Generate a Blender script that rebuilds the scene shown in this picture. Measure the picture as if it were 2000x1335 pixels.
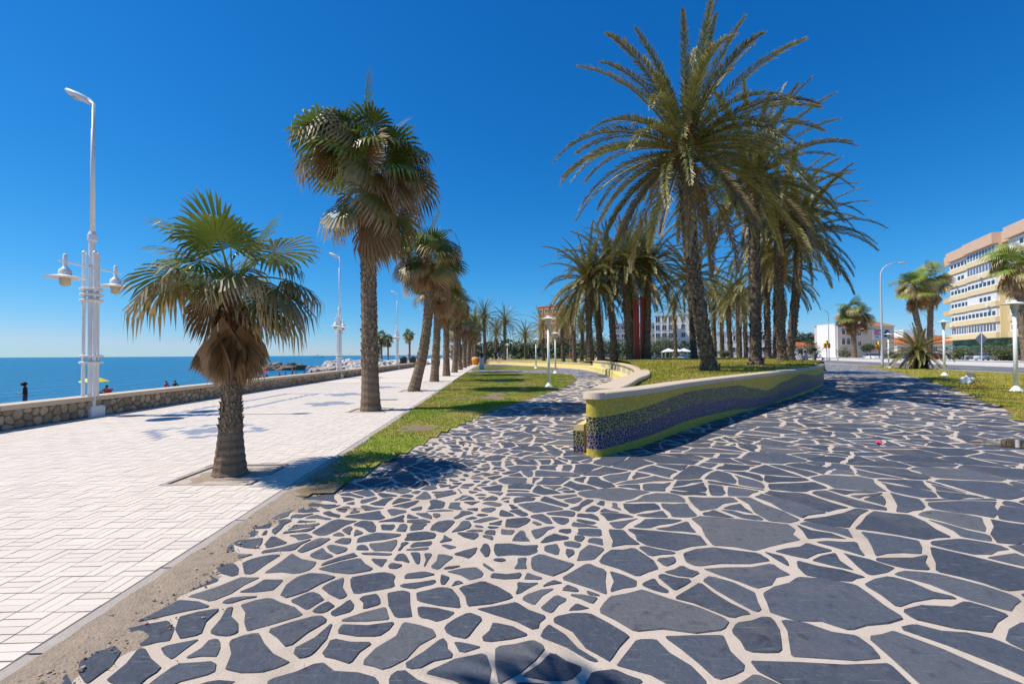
import bpy, bmesh, math, random
import numpy as np
from mathutils import Vector, Matrix, noise
R = math.radians
for o in list(bpy.data.objects): bpy.data.objects.remove(o)
scene = bpy.context.scene
COL = scene.collection
# ------------------------------------------------------------------ camera
FPX, CX, CY, SHIFT, CAMH = 900.0, 1000.0, 667.5, 10.4, 1.6
cam = bpy.data.cameras.new('camera'); camo = bpy.data.objects.new('camera', cam); COL.objects.link(camo)
cam.sensor_width = 36.0; cam.lens = FPX / 2000 * 36; cam.shift_y = SHIFT / 2000
cam.clip_start = 0.05; cam.clip_end = 60000
CAMROT = Matrix.Rotation(R(90.9), 3, 'X') @ Matrix.Rotation(R(-0.33), 3, 'Z')
camo.matrix_world = Matrix.Translation((0, 0, CAMH)) @ CAMROT.to_4x4()
scene.camera = camo
# ------------------------------------------------------------------ sky and sun
SUN_EL, SUN_AZ = R(55.8), math.atan2(-0.998, -0.06)      # azimuth from +Y towards +X
world = bpy.data.worlds.new('World'); scene.world = world; world.use_nodes = True
wt = world.node_tree; bg = wt.nodes['Background']
sky = wt.nodes.new('ShaderNodeTexSky'); sky.sky_type = 'NISHITA'; sky.sun_disc = False
sky.sun_elevation = SUN_EL; sky.sun_rotation = SUN_AZ
sky.air_density = 1.0; sky.dust_density = 0.0; sky.ozone_density = 1.0; sky.altitude = 0
# colour response of the photograph (polarised, saturated blue): one power curve per channel for the whole sky
sep = wt.nodes.new('ShaderNodeSeparateColor'); com = wt.nodes.new('ShaderNodeCombineColor'); wt.links.new(sky.outputs[0], sep.inputs[0])
for ch, (pw, mul, top) in enumerate(((2.05, .043, 8.6), (1.013, .563, 9.0), (.767, 1.484, 20.0))):
    a = wt.nodes.new('ShaderNodeMath'); a.operation = 'MINIMUM'; a.inputs[1].default_value = top; wt.links.new(sep.outputs[ch], a.inputs[0])
    b = wt.nodes.new('ShaderNodeMath'); b.operation = 'POWER'; b.inputs[1].default_value = pw; wt.links.new(a.outputs[0], b.inputs[0])
    c = wt.nodes.new('ShaderNodeMath'); c.operation = 'MULTIPLY'; c.inputs[1].default_value = mul; wt.links.new(b.outputs[0], c.inputs[0]); wt.links.new(c.outputs[0], com.inputs[ch])
wt.links.new(com.outputs[0], bg.inputs[0]); bg.inputs[1].default_value = 0.1
sl = bpy.data.lights.new('sun', 'SUN'); sl.energy = 3.9; sl.angle = R(0.53); sl.color = (1.0, 0.94, 0.845)
so = bpy.data.objects.new('sun', sl); COL.objects.link(so)
so.rotation_euler = Vector((0.998 * math.cos(SUN_EL), 0.06 * math.cos(SUN_EL), -math.sin(SUN_EL))).to_track_quat('-Z', 'Y').to_euler()
so.location = (-30, -5, 40)
scene.view_settings.view_transform = 'Standard'; scene.view_settings.look = 'None'
scene.view_settings.exposure = 0.4; scene.view_settings.gamma = 1.0; scene.view_settings.use_curve_mapping = False
# ------------------------------------------------------------------ helpers
rnd = random.Random(7)
def ray(px, py):
    return CAMROT @ Vector(((px - CX) / FPX, -(py - CY) / FPX + SHIFT / FPX, -1.0))
def gp(px, py, z=0.0):                       # pixel -> point on the level z
    d = ray(px, py); k = (z - CAMH) / d.z
    return (d.x * k, d.y * k)
def xat(px, Y):                              # lateral place of a pixel column at distance Y
    d = ray(px, 690); return d.x / d.y * Y
def zat(px, py, Y):                          # height of a pixel at distance Y
    d = ray(px, py); return CAMH + d.z / d.y * Y
class MB:
    def __init__(s): s.v = []; s.f = []; s.t = []; s.m = []; s.smooth = False
    def add(s, vs, fs, t=0.0, mi=0):
        b = len(s.v); s.v += [tuple(q) for q in vs]
        s.t += list(t) if hasattr(t, '__len__') else [t] * len(vs)
        s.f += [tuple(b + i for i in q) for q in fs]; s.m += [mi] * len(fs)
        return s
    def box(s, c, d, rz=0.0, t=0.0, mi=0, taper=1.0):
        ca, sa = math.cos(rz), math.sin(rz); vs = []
        for z, k in ((-.5, 1.0), (.5, taper)):
            for x, y in ((-.5, -.5), (.5, -.5), (.5, .5), (-.5, .5)):
                X, Y = x * d[0] * k, y * d[1] * k
                vs.append((c[0] + X * ca - Y * sa, c[1] + X * sa + Y * ca, c[2] + z * d[2]))
        return s.add(vs, [(3, 2, 1, 0), (4, 5, 6, 7), (0, 1, 5, 4), (1, 2, 6, 5), (2, 3, 7, 6), (3, 0, 4, 7)], t, mi)
    def prism(s, poly, z0, z1, inset=0.0, t=0.0, mi=0, bottom=False):
        n = len(poly); cx = sum(p[0] for p in poly) / n; cy = sum(p[1] for p in poly) / n
        vs = [(p[0], p[1], z0) for p in poly]
        for p in poly:
            dx, dy = cx - p[0], cy - p[1]; L = math.hypot(dx, dy) or 1
            vs.append((p[0] + dx / L * inset, p[1] + dy / L * inset, z1))
        fs = [tuple(range(n, 2 * n))] + [(i, (i + 1) % n, n + (i + 1) % n, n + i) for i in range(n)]
        if bottom: fs.append(tuple(reversed(range(n))))
        return s.add(vs, fs, t, mi)
    def tube(s, pts, rad, n=8, t=0.0, caps=True, mi=0):
        pts = [Vector(p) for p in pts]; k = len(pts)
        if not hasattr(rad, '__len__'): rad = [rad] * k
        vs = []; tt = []
        ref = Vector((0, 0, 1)) if abs((pts[-1] - pts[0]).normalized().z) < .9 else Vector((1, 0, 0))
        for i, p in enumerate(pts):
            d = (pts[min(i + 1, k - 1)] - pts[max(i - 1, 0)]).normalized()
            a = d.cross(ref).normalized(); b = d.cross(a)
            for j in range(n):
                an = 2 * math.pi * j / n
                vs.append(p + (a * math.cos(an) + b * math.sin(an)) * rad[i])
                tt.append(t[i] if hasattr(t, '__len__') else t)
        fs = [(i * n + j, (i + 1) * n + j, (i + 1) * n + (j + 1) % n, i * n + (j + 1) % n) for i in range(k - 1) for j in range(n)]
        if caps: fs += [tuple(range(n)), tuple(reversed(range((k - 1) * n, k * n)))]
        return s.add(vs, fs, tt, mi)
    def lathe(s, prof, n=16, c=(0, 0, 0), t=0.0, mi=0):
        vs = []; k = len(prof)
        for r, z in prof:
            for j in range(n):
                an = 2 * math.pi * j / n
                vs.append((c[0] + r * math.cos(an), c[1] + r * math.sin(an), c[2] + z))
        fs = [(i * n + j, i * n + (j + 1) % n, (i + 1) * n + (j + 1) % n, (i + 1) * n + j) for i in range(k - 1) for j in range(n)]
        fs += [tuple(reversed(range(n))), tuple(range((k - 1) * n, k * n))]
        return s.add(vs, fs, t, mi)
    def lump(s, c, r, sub=1, amp=.25, seed=0, t=0.0, mi=0):
        bm = bmesh.new(); bmesh.ops.create_icosphere(bm, subdivisions=sub, radius=1.0)
        o = Vector((seed * 3.7, seed * 1.3, seed * 7.1)); vs = []
        for v in bm.verts:
            k = 1 + amp * noise.noise(v.co * 1.3 + o) * 2
            vs.append((c[0] + v.co.x * r[0] * k, c[1] + v.co.y * r[1] * k, c[2] + v.co.z * r[2] * k))
        fs = [tuple(v.index for v in f.verts) for f in bm.faces]; bm.free()
        return s.add(vs, fs, t, mi)
    def merge(s, o, M, mi=0):
        return s.add([M @ Vector(v) for v in o.v], o.f, list(o.t), mi)
    def mesh(s, name, mats):
        me = bpy.data.meshes.new(name); me.from_pydata(s.v, [], s.f)
        a = me.attributes.new('t', 'FLOAT', 'POINT'); a.data.foreach_set('value', np.array(s.t, dtype=np.float32))
        for m in (mats if isinstance(mats, (list, tuple)) else [mats]): me.materials.append(m)
        if any(s.m): me.polygons.foreach_set('material_index', s.m)
        if s.smooth: me.polygons.foreach_set('use_smooth', [True] * len(me.polygons))
        me.update(); return me
    def build(s, name, mats, parent=None, loc=(0, 0, 0), rz=0.0, smooth=None):
        if smooth is not None: s.smooth = smooth
        return link(name, s.mesh(name, mats), parent, loc, rz)
def link(name, me, parent=None, loc=(0, 0, 0), rz=0.0):
    o = bpy.data.objects.new(name, me); COL.objects.link(o); o.location = loc; o.rotation_euler = (0, 0, rz)
    if parent: o.parent = parent
    return o
def tag(o, label=None, cat=None, group=None, kind=None):
    if label: o['label'] = label
    if cat: o['category'] = cat
    if group: o['group'] = group
    if kind: o['kind'] = kind
    return o
def thing(name, label, cat, loc=(0, 0, 0), rz=0.0, group=None):
    return tag(link(name, None, None, loc, rz), label, cat, group)
def copy_tree(o, parent=None, label=None, loc=None, rz=None, scale=None):
    c = o.copy(); COL.objects.link(c); c.parent = parent
    if label: c['label'] = label
    if loc is not None: c.location = loc
    if rz is not None: c.rotation_euler = (0, 0, rz)
    if scale is not None: c.scale = scale if hasattr(scale, '__len__') else (scale,) * 3
    for ch in list(o.children): copy_tree(ch, c)
    return c
def inside(x, y, poly):
    r = False; n = len(poly); j = n - 1
    for i in range(n):
        xi, yi = poly[i][0], poly[i][1]; xj, yj = poly[j][0], poly[j][1]
        if (yi > y) != (yj > y) and x < (xj - xi) * (y - yi) / (yj - yi) + xi: r = not r
        j = i
    return r
def smooth_path(pts, n):                      # Catmull-Rom, evenly spaced
    P = [Vector(p) for p in pts]; P = [2 * P[0] - P[1]] + P + [2 * P[-1] - P[-2]]; out = []
    for i in range(1, len(P) - 2):
        for k in range(24):
            u = k / 24; a, b, c, d = P[i - 1:i + 3]
            out.append(.5 * (2 * b + (c - a) * u + (2 * a - 5 * b + 4 * c - d) * u * u + (3 * b - a - 3 * c + d) * u ** 3))
    out.append(P[-2]); L = [0]
    for i in range(1, len(out)): L.append(L[-1] + (out[i] - out[i - 1]).length)
    res = []; j = 0
    for k in range(n):
        s = L[-1] * k / (n - 1)
        while j < len(out) - 2 and L[j + 1] < s: j += 1
        u = (s - L[j]) / max(1e-9, L[j + 1] - L[j]); res.append(out[j].lerp(out[j + 1], min(1, u)))
    return res, L[-1]
def sstep(a, b, x):
    u = max(0, min(1, (x - a) / (b - a))); return u * u * (3 - 2 * u)
# ------------------------------------------------------------------ materials
class NT:
    def __init__(s, name):
        s.m = bpy.data.materials.new(name); s.m.use_nodes = True; s.t = s.m.node_tree
        s.b = s.t.nodes['Principled BSDF']; s.out = s.t.nodes['Material Output']
    def n(s, ty, **kw):
        q = s.t.nodes.new(ty)
        for k, v in kw.items():
            if k in q.inputs: q.inputs[k].default_value = v
            else: setattr(q, k, v)
        return q
    def l(s, a, b): s.t.links.new(a, b)
    def pos(s): return s.n('ShaderNodeNewGeometry').outputs['Position']
    def noise(s, scale, detail=4, vec=None, rough=.55):
        q = s.n('ShaderNodeTexNoise', Scale=scale, Detail=detail, Roughness=rough); s.l(vec or s.pos(), q.inputs['Vector']); return q.outputs['Fac']
    def ramp(s, fac, stops):
        q = s.n('ShaderNodeValToRGB'); e = q.color_ramp.elements
        while len(e) < len(stops): e.new(0.5)
        for i, (p, c) in enumerate(stops): e[i].position = p; e[i].color = (*c, 1)
        s.l(fac, q.inputs[0]); return q.outputs[0]
    def mix(s, fac, a, b, mode='MIX'):
        q = s.n('ShaderNodeMix', data_type='RGBA', blend_type=mode)
        for v, k in ((fac, 0), (a, 6), (b, 7)):
            if hasattr(v, 'node'): s.l(v, q.inputs[k])
            else: q.inputs[k].default_value = v if k == 0 else (*v, 1)
        return q.outputs[2]
    def math(s, op, a, b=0.0):
        q = s.n('ShaderNodeMath', operation=op)
        for v, k in ((a, 0), (b, 1)):
            if hasattr(v, 'node'): s.l(v, q.inputs[k])
            else: q.inputs[k].default_value = v
        return q.outputs[0]
    def attr(s): return s.n('ShaderNodeAttribute', attribute_name='t').outputs['Fac']
    def orand(s): return s.n('ShaderNodeObjectInfo').outputs['Random']
    def bump(s, h, strength, dist=.02):
        q = s.n('ShaderNodeBump', Strength=strength, Distance=dist); s.l(h, q.inputs['Height']); s.l(q.outputs[0], s.b.inputs['Normal'])
    def fin(s, col=None, rough=None, spec=None, metal=None):
        if col is not None:
            if hasattr(col, 'node'): s.l(col, s.b.inputs['Base Color'])
            else: s.b.inputs['Base Color'].default_value = (*col, 1)
        if rough is not None:
            if hasattr(rough, 'node'): s.l(rough, s.b.inputs['Roughness'])
            else: s.b.inputs['Roughness'].default_value = rough
        if spec is not None: s.b.inputs['Specular IOR Level'].default_value = spec
        if metal is not None: s.b.inputs['Metallic'].default_value = metal
        return s.m
def mk(name, col, var=.18, scale=6.0, rough=.7, bump=.0, bscale=40, rv=0.0, spec=.4, metal=0.0):
    q = NT(name); n = q.noise(scale)
    c = q.mix(n, tuple(x * (1 - var) for x in col), tuple(min(1, x * (1 + var)) for x in col))
    if rv:
        k = q.math('FRACT', q.math('ADD', q.orand(), q.attr()))
        k = q.math('ADD', q.math('MULTIPLY', k, 2 * rv), 1 - rv)
        cc = q.n('ShaderNodeCombineColor'); [q.l(k, cc.inputs[i]) for i in range(3)]
        c = q.mix(1.0, c, cc.outputs[0], 'MULTIPLY')
    if bump: q.bump(q.noise(bscale, 6), bump)
    return q.fin(c, rough, spec, metal)
def leafmat(name, stops, transl=.25, rough=.5, rv=.25):
    q = NT(name); c = q.ramp(q.attr(), stops)
    k = q.math('ADD', q.math('MULTIPLY', q.orand(), 2 * rv), 1 - rv)
    n = q.math('ADD', q.math('MULTIPLY', q.noise(3.0, 2), .8), .6)
    k = q.math('MULTIPLY', k, n)
    cc = q.n('ShaderNodeCombineColor'); [q.l(k, cc.inputs[i]) for i in range(3)]
    c = q.mix(1.0, c, cc.outputs[0], 'MULTIPLY'); q.fin(c, rough, .4)
    tr = q.n('ShaderNodeBsdfTranslucent'); q.l(c, tr.inputs['Color'])
    mx = q.n('ShaderNodeMixShader'); mx.inputs[0].default_value = transl
    q.l(q.b.outputs[0], mx.inputs[1]); q.l(tr.outputs[0], mx.inputs[2]); q.l(mx.outputs[0], q.out.inputs[0])
    return q.m
MT = {}
MT['white_metal'] = mk('white_metal', (.84, .82, .78), .05, 3, .4)
MT['glass_lamp'] = mk('glass_lamp', (.62, .50, .33), .1, 5, .2)
MT['cream'] = mk('cream_paving', (.71, .62, .52), .09, 1.1, .8, .15, 60, rv=.05)
MT['cream_joint'] = mk('paving_joint', (.50, .42, .33), .2, 20, .95)
MT['inlay'] = mk('inlay_paving', (.30, .325, .38), .08, 3, .8, .15, 60, rv=.06)
MT['kerb'] = mk('kerb_concrete', (.42, .37, .32), .18, 9, .9, .4, 60)
MT['dirt'] = mk('dirt', (.37, .285, .205), .35, 22, .95, .8, 70)
def mortar():
    q = NT('mortar'); c = q.mix(q.noise(6, 6), (.50, .41, .325), (.60, .505, .41)); n = q.noise(1.1, 6, rough=.7); c = q.mix(q.math('MULTIPLY', q.ramp(n, [(.5, (0, 0, 0)), (.72, (1, 1, 1))]), .55), c, (.30, .235, .165))
    c = q.mix(q.math('MULTIPLY', q.math('GREATER_THAN', q.noise(70, 3), .68), .4), c, (.25, .2, .15)); q.bump(q.noise(55, 6), .5, .01); return q.fin(c, .9, .3)
MT['mortar'] = mortar()
MT['sand'] = mk('beach_sand', (.26, .20, .155), .2, 2, .95, .5, 10)
MT['coping'] = mk('coping_stone', (.62, .495, .35), .1, 4, .8, .2, 50)
MT['wallcore'] = mk('wall_mortar', (.22, .165, .11), .25, 12, .95, .6, 50)
MT['wallstone'] = mk('wall_stone', (.40, .305, .205), .3, 7, .9, .5, 30, rv=.35)
MT['asphalt'] = mk('asphalt', (.16, .16, .17), .15, 3, .85, .2, 80)
MT['sidewalk'] = mk('sidewalk', (.66, .60, .54), .06, 1, .85)
MT['white_wall'] = mk('white_wall', (.80, .75, .70), .05, .5, .8)
MT['pebble'] = mk('pebble', (.34, .28, .22), .4, 60, .9, rv=.5)
def slate():
    q = NT('slate'); k = q.math('FRACT', q.math('ADD', q.orand(), q.attr()))
    c = q.ramp(k, [(0, (.044, .055, .078)), (.35, (.058, .070, .096)), (.7, (.076, .089, .116)), (.9, (.105, .114, .134)), (1, (.14, .138, .138))])
    n1 = q.noise(4.0, 5); c = q.mix(q.math('MULTIPLY', n1, .45), c, (.11, .118, .135)); ds = q.noise(.9, 6, rough=.7); c = q.mix(q.math('MULTIPLY', q.ramp(ds, [(.52, (0, 0, 0)), (.75, (1, 1, 1))]), .45), c, (.24, .21, .175))
    n2 = q.noise(30.0, 8, rough=.75); c = q.mix(q.math('MULTIPLY', q.ramp(n2, [(.54, (0, 0, 0)), (.70, (1, 1, 1))]), .5), c, (.20, .195, .19)); n4 = q.noise(9.0, 6, rough=.7); c = q.mix(q.math('MULTIPLY', q.ramp(n4, [(.30, (1, 1, 1)), (.45, (0, 0, 0))]), .6), c, (.022, .026, .034))
    mp = q.n('ShaderNodeMapping'); q.l(q.pos(), mp.inputs[0]); mp.inputs['Rotation'].default_value = (0, 0, .6); mp.inputs['Scale'].default_value = (3, 45, 3)
    n3 = q.noise(1.6, 3, mp.outputs[0]); c = q.mix(q.math('MULTIPLY', q.math('GREATER_THAN', n3, .64), .5), c, (.20, .21, .23))
    q.bump(q.noise(18, 9, rough=.72), .8, .02)
    return q.fin(c, .66, .28)
MT['slate'] = slate()
def grassmat(name, a, b, dry):
    q = NT(name); n = q.noise(.55, 5); m = q.noise(3.2, 4)
    c = q.mix(m, a, b); c = q.mix(q.ramp(n, [(.40, (0, 0, 0)), (.62, (1, 1, 1))]), c, dry)
    k = q.math('ADD', q.math('MULTIPLY', q.math('ABSOLUTE', q.attr()), .9), .55)
    cc = q.n('ShaderNodeCombineColor'); [q.l(k, cc.inputs[i]) for i in range(3)]
    c = q.mix(1.0, c, cc.outputs[0], 'MULTIPLY'); q.bump(q.noise(45, 5), .7, .03)
    c = q.mix(q.ramp(q.math('MULTIPLY', q.attr(), -1.0), [(.0, (0, 0, 0)), (.45, (1, 1, 1))]), c, (.25, .185, .11))
    return q.fin(c, .8, .2)
MT['grass'] = grassmat('grass', (.20, .30, .025), (.34, .38, .045), (.46, .38, .10))
MT['grass_hill'] = grassmat('grass_hill', (.30, .33, .035), (.42, .39, .065), (.50, .40, .11))
def sea():
    q = NT('sea_water')
    mp = q.n('ShaderNodeMapping'); q.l(q.pos(), mp.inputs[0]); mp.inputs['Scale'].default_value = (.55, .16, 1); mp.inputs['Rotation'].default_value = (0, 0, .25)
    n = q.noise(1.0, 6, mp.outputs[0]); n2 = q.noise(.012, 3)
    c = q.mix(n2, (.008, .115, .25), (.012, .19, .32)); q.bump(n, 1.0, 1.6)
    return q.fin(c, .25, .25)
MT['sea'] = sea()
def mosaic(name, cells, grout, scale=22, gw=.09):
    q = NT(name); v = q.n('ShaderNodeTexVoronoi', Scale=scale); q.l(q.pos(), v.inputs['Vector'])
    e = q.n('ShaderNodeTexVoronoi', Scale=scale, feature='DISTANCE_TO_EDGE'); q.l(q.pos(), e.inputs['Vector'])
    sp = q.n('ShaderNodeSeparateColor'); q.l(v.outputs['Color'], sp.inputs[0])
    c = q.ramp(sp.outputs[0], [(i / max(1, len(cells) - 1), k) for i, k in enumerate(cells)])
    g = q.math('LESS_THAN', e.outputs['Distance'], gw); c = q.mix(g, c, grout)
    q.bump(q.math('MINIMUM', e.outputs['Distance'], .14), .6, .01)
    r = q.math('ADD', q.math('MULTIPLY', g, .35), .5)
    return q.fin(c, r, .25)
MT['mos_yellow'] = mosaic('mosaic_yellow', [(.54, .38, .03), (.68, .51, .06), (.46, .34, .03), (.60, .45, .05)], (.40, .32, .10), 22, .055)
MT['mos_dark'] = mosaic('mosaic_dark', [(.015, .02, .01), (.05, .055, .015), (.025, .03, .012), (.09, .085, .02)], (.50, .43, .26), 21, .055)
MT['mos_purple'] = mosaic('mosaic_purple', [(.015, .011, .04), (.035, .02, .085), (.02, .02, .06), (.045, .015, .05)], (.40, .33, .34), 21, .055)
MT['mos_grey'] = mosaic('mosaic_grey', [(.30, .29, .27), (.42, .40, .36)], (.6, .55, .45), 14, .06)
MT['yellow_wall'] = mk('yellow_render', (.74, .60, .22), .07, 2, .75, .1)
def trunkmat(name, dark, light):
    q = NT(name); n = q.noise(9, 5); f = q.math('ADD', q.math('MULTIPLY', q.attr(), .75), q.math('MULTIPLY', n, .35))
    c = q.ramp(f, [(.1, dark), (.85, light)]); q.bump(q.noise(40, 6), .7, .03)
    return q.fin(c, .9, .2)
MT['date_trunk'] = trunkmat('date_palm_bark', (.038, .028, .021), (.33, .25, .18))
MT['fan_trunk'] = trunkmat('fan_palm_bark', (.11, .075, .048), (.42, .305, .205))
MT['date_frond'] = leafmat('date_frond', [(0, (.38, .27, .06)), (.25, (.125, .145, .036)), (.6, (.19, .195, .055)), (1, (.56, .46, .22))], .12, .40, .3)
MT['date_dry'] = leafmat('date_frond_dry', [(0, (.28, .19, .07)), (.5, (.25, .19, .08)), (1, (.40, .30, .16))], .18, .5, .3)
MT['fan_green'] = leafmat('fan_leaf_green', [(0, (.26, .27, .05)), (.45, (.16, .22, .035)), (.75, (.22, .23, .05)), (1, (.46, .36, .18))], .14, .38, .3)
MT['fan_half'] = leafmat('fan_leaf_tipped', [(0, (.24, .22, .06)), (.40, (.16, .18, .04)), (.58, (.36, .25, .10)), (1, (.58, .45, .28))], .14, .45, .3)
MT['fan_dead'] = leafmat('fan_leaf_dead', [(0, (.20, .10, .035)), (.5, (.28, .15, .055)), (1, (.50, .33, .18))], .15, .6, .3)
MT['fibre'] = leafmat('palm_fibre', [(0, (.10, .055, .02)), (1, (.42, .22, .055))], .1, .7, .2)
MT['leaf_a'] = leafmat('bush_leaf', [(0, (.03, .05, .015)), (1, (.12, .14, .04))], .2, .5, .2)
MT['leaf_b'] = leafmat('tree_leaf', [(0, (.02, .045, .012)), (1, (.07, .11, .03))], .2, .5, .2)
MT['rock_w'] = mk('pale_rock', (.52, .47, .42), .3, 2, .9, .5, 6, rv=.25)
MT['rock_t'] = mk('tan_rock', (.27, .21, .14), .35, 1.5, .9, .5, 6, rv=.3)
for k, c in dict(red=(.50, .03, .04), red_rust=(.46, .06, .045), pink=(.75, .05, .16), yellow=(.85, .70, .02), orange=(.80, .26, .02), black=(.012, .012, .014),
                 dark=(.03, .03, .035), denim=(.025, .05, .14), blue=(.03, .13, .42), skin=(.42, .22, .14), white=(.80, .79, .77), grey=(.25, .26, .28),
                 lightgrey=(.5, .52, .55), hair=(.03, .018, .012), green=(.02, .22, .13), navy=(.015, .02, .06), teal=(.05, .16, .17), terracotta=(.42, .14, .05),
                 apart=(.78, .63, .37), apart_side=(.78, .52, .20), salmon=(.68, .46, .32), bwhite=(.80, .78, .76), bstone=(.60, .54, .49), brickred=(.56, .22, .12),
                 greyb=(.5, .47, .45), wood=(.35, .14, .04), tiles=(.52, .15, .04), tile_old=(.36, .20, .10), silver=(.55, .57, .60), umb_red=(.78, .06, .05)).items():
    MT[k] = mk(k, c, .08, 4, .55 if k not in ('apart', 'bwhite', 'salmon') else .85)
MT['pane'] = mk('window_pane', (.035, .05, .07), .2, .5, .08, spec=.7)
MT['pane_b'] = mk('window_pane_light', (.16, .20, .26), .3, .3, .15, spec=.6)
# ================================================================== the setting
def curb_x(y): return -2.52 - .04 * y
def wall_x(y): return -10.75 - .04 * y
def struct(name, mb, mats, parent=None, **k):
    o = mb.build(name, mats, parent, **k)
    if parent is None: o['kind'] = 'structure'
    return o
def sheet(poly, z, name, m, cut=None):
    mb = MB(); mb.add([(p[0], p[1], z) for p in poly], [tuple(range(len(poly)))])
    return struct(name, mb, m)
RO, RE, RN = (35.5, 32.0), (.283, .959), (.959, -.283)
def rd(a, b): return (RO[0] + RE[0] * a + RN[0] * b, RO[1] + RE[1] * a + RN[1] * b)
MT['ground'] = mk('dry_ground', (.30, .26, .19), .25, .3, .95, .3, 8)
sheet([(wall_x(-60), -60), (20000, -60), (20000, 20000), (wall_x(20000), 20000)], -.10, 'ground', MT['ground'])
sheet([(-20000, -3000), (wall_x(-3000), -3000), (wall_x(20000) - .3, 20000), (-20000, 20000)], -2.2, 'sea', MT['sea'])
def beach():
    mb = MB(); nx, ny = 60, 110
    for j in range(ny):
        y = -25 + j * 1.35
        for i in range(nx):
            d = .2 + i * .95; x = wall_x(y) - d
            z = -.75 - d * .0485 + .05 * noise.noise(Vector((x * .4, y * .4, 0))) - .5 * sstep(75, 110, y)
            mb.v.append((x, y, z)); mb.t.append(0)
    mb.f = [(j * nx + i + 1, j * nx + i, (j + 1) * nx + i, (j + 1) * nx + i + 1) for j in range(ny - 1) for i in range(nx - 1)]; mb.m = [0] * len(mb.f)
    struct('beach', mb, MT['sand'], smooth=True)
beach()
def beach_z(x, y): return -.75 - (wall_x(y) - x) * .0485 - .5 * sstep(75, 110, y)
sheet([(wall_x(92) + 2, 97), (-16, 96), (-26, 102), (-38, 114), (-44, 150), (-30, 300), (wall_x(300) + 3, 300)], -.03, 'plaza', MT['sidewalk'])

# ---- promenade: joint sheet, bricks, kerb, tree pits
FAN_Y = [6.3 + 7.2 * k for k in range(12)]
FANS = [(-3.60 - .040 * y, y) for y in FAN_Y]
pits = [(x, y, .53 if k < 8 else .45) for k, (x, y) in enumerate(FANS)]
prom = sheet([(wall_x(-6), -6), (curb_x(-6), -6), (curb_x(27), 27), (wall_x(27), 27)], -.016, 'promenade', MT['cream_joint'])
def far_paving():
    q = NT('far_paving'); b = q.n('ShaderNodeTexBrick', Scale=1.0); b.inputs['Color1'].default_value = (.71, .62, .52, 1); b.inputs['Color2'].default_value = (.68, .59, .49, 1)
    b.inputs['Mortar'].default_value = (.62, .54, .44, 1); b.inputs['Mortar Size'].default_value = .012; b.inputs['Brick Width'].default_value = .25; b.inputs['Row Height'].default_value = .25
    q.l(q.pos(), b.inputs['Vector']); return q.fin(b.outputs[0], .8, .3)
sheet([(wall_x(26.8), 26.8), (curb_x(26.8), 26.8), (curb_x(130), 130), (wall_x(130), 130)], -.001, 'promenade_far', far_paving())
def inlay(x, y):
    d = abs(x + 6.6) / 1.40 + abs(y - 9.95) / 1.30
    if d < .42: return True
    if .74 < d < 1.0 and not (abs(x + 6.6) < .22 or (.5 < abs(x + 6.6) < .72 and y > 9.9)): return True
    for cx, cy in ((-6.15, 15.4), (-6.9, 19.0), (-6.5, 23.0)):
        a, b = abs(x - cx), abs(y - cy)
        if (a < .28 and b < .8) or (b < .28 and a < .8) or (a + b < .75): return True
    if -9.6 < x < -8.1 and 12.4 < y < 19.6 and (x < -9.35 or x > -8.35 or y < 12.65 or y > 19.35): return True
    return False
def bricks():
    B = .235; g = .0042; w3 = B / 3
    def bm(w, d): # one brick, top at z=0
        return MB().prism([(-w / 2, -d / 2), (w / 2, -d / 2), (w / 2, d / 2), (-w / 2, d / 2)], -.014, 0, .0035)
    kinds = [bm(w3 - g, B - g), bm(B - g, w3 - g)]
    shared = {(k, i): kinds[k].mesh('brick', MT['inlay'] if i else MT['cream']) for k in (0, 1) for i in (0, 1)}
    lst = []
    for i in range(int(25 / B)):
        for j in range(int(8.15 / B) + 1):
            y0 = 1.75 + i * B
            for k in range(3):
                o = (i + j) % 2
                u = y0 + (B / 2 if o == 0 else w3 * (k + .5)); w = j * B + (w3 * (k + .5) if o == 0 else B / 2)
                x = curb_x(u) - .02 - w; y = u
                if x < wall_x(y) + .02 or x < -1.16 * y - .6 or y > 26.9: continue
                if any(abs(x - px) < h + .02 and abs(y - py) < h + .02 for px, py, h in pits): continue
                lst.append((math.hypot(x, y), x, y, o, inlay(x, y)))
    lst.sort(); a = -math.atan(.04)
    a = math.atan(.04)
    vis = [q for q in lst if -1.13 * q[2] < q[1] and q[2] > 2.3]
    near = set(id(q) for q in vis[:290])
    far = {False: MB(), True: MB()}
    for q in lst:
        d, x, y, o, inl = q; dz = rnd.uniform(-.0022, .0016); rz = a + rnd.uniform(-.008, .008)
        if id(q) in near: link('brick', shared[(o, inl)], prom, (x, y, dz), rz)
        else:
            far[inl].merge(kinds[o], Matrix.Translation((x, y, dz)) @ Matrix.Rotation(rz, 4, 'Z'))
            n = len(kinds[o].v); far[inl].t[-n:] = [rnd.random()] * n
    for inl in far: tag(far[inl].build('bricks', MT['inlay'] if inl else MT['cream'], prom), kind='stuff')
bricks()
kerb = MB(); ko = None
for k in range(40):
    y0 = 1.5 + k * 1.0; m = MB().box((curb_x(y0 + .5) + .075, y0 + .5, -.035), (.13, .985, .09), math.atan(.04))
    if k < 26: o = m.build('kerb_stone', MT['kerb'], prom); o.rotation_euler.z = 0
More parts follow.
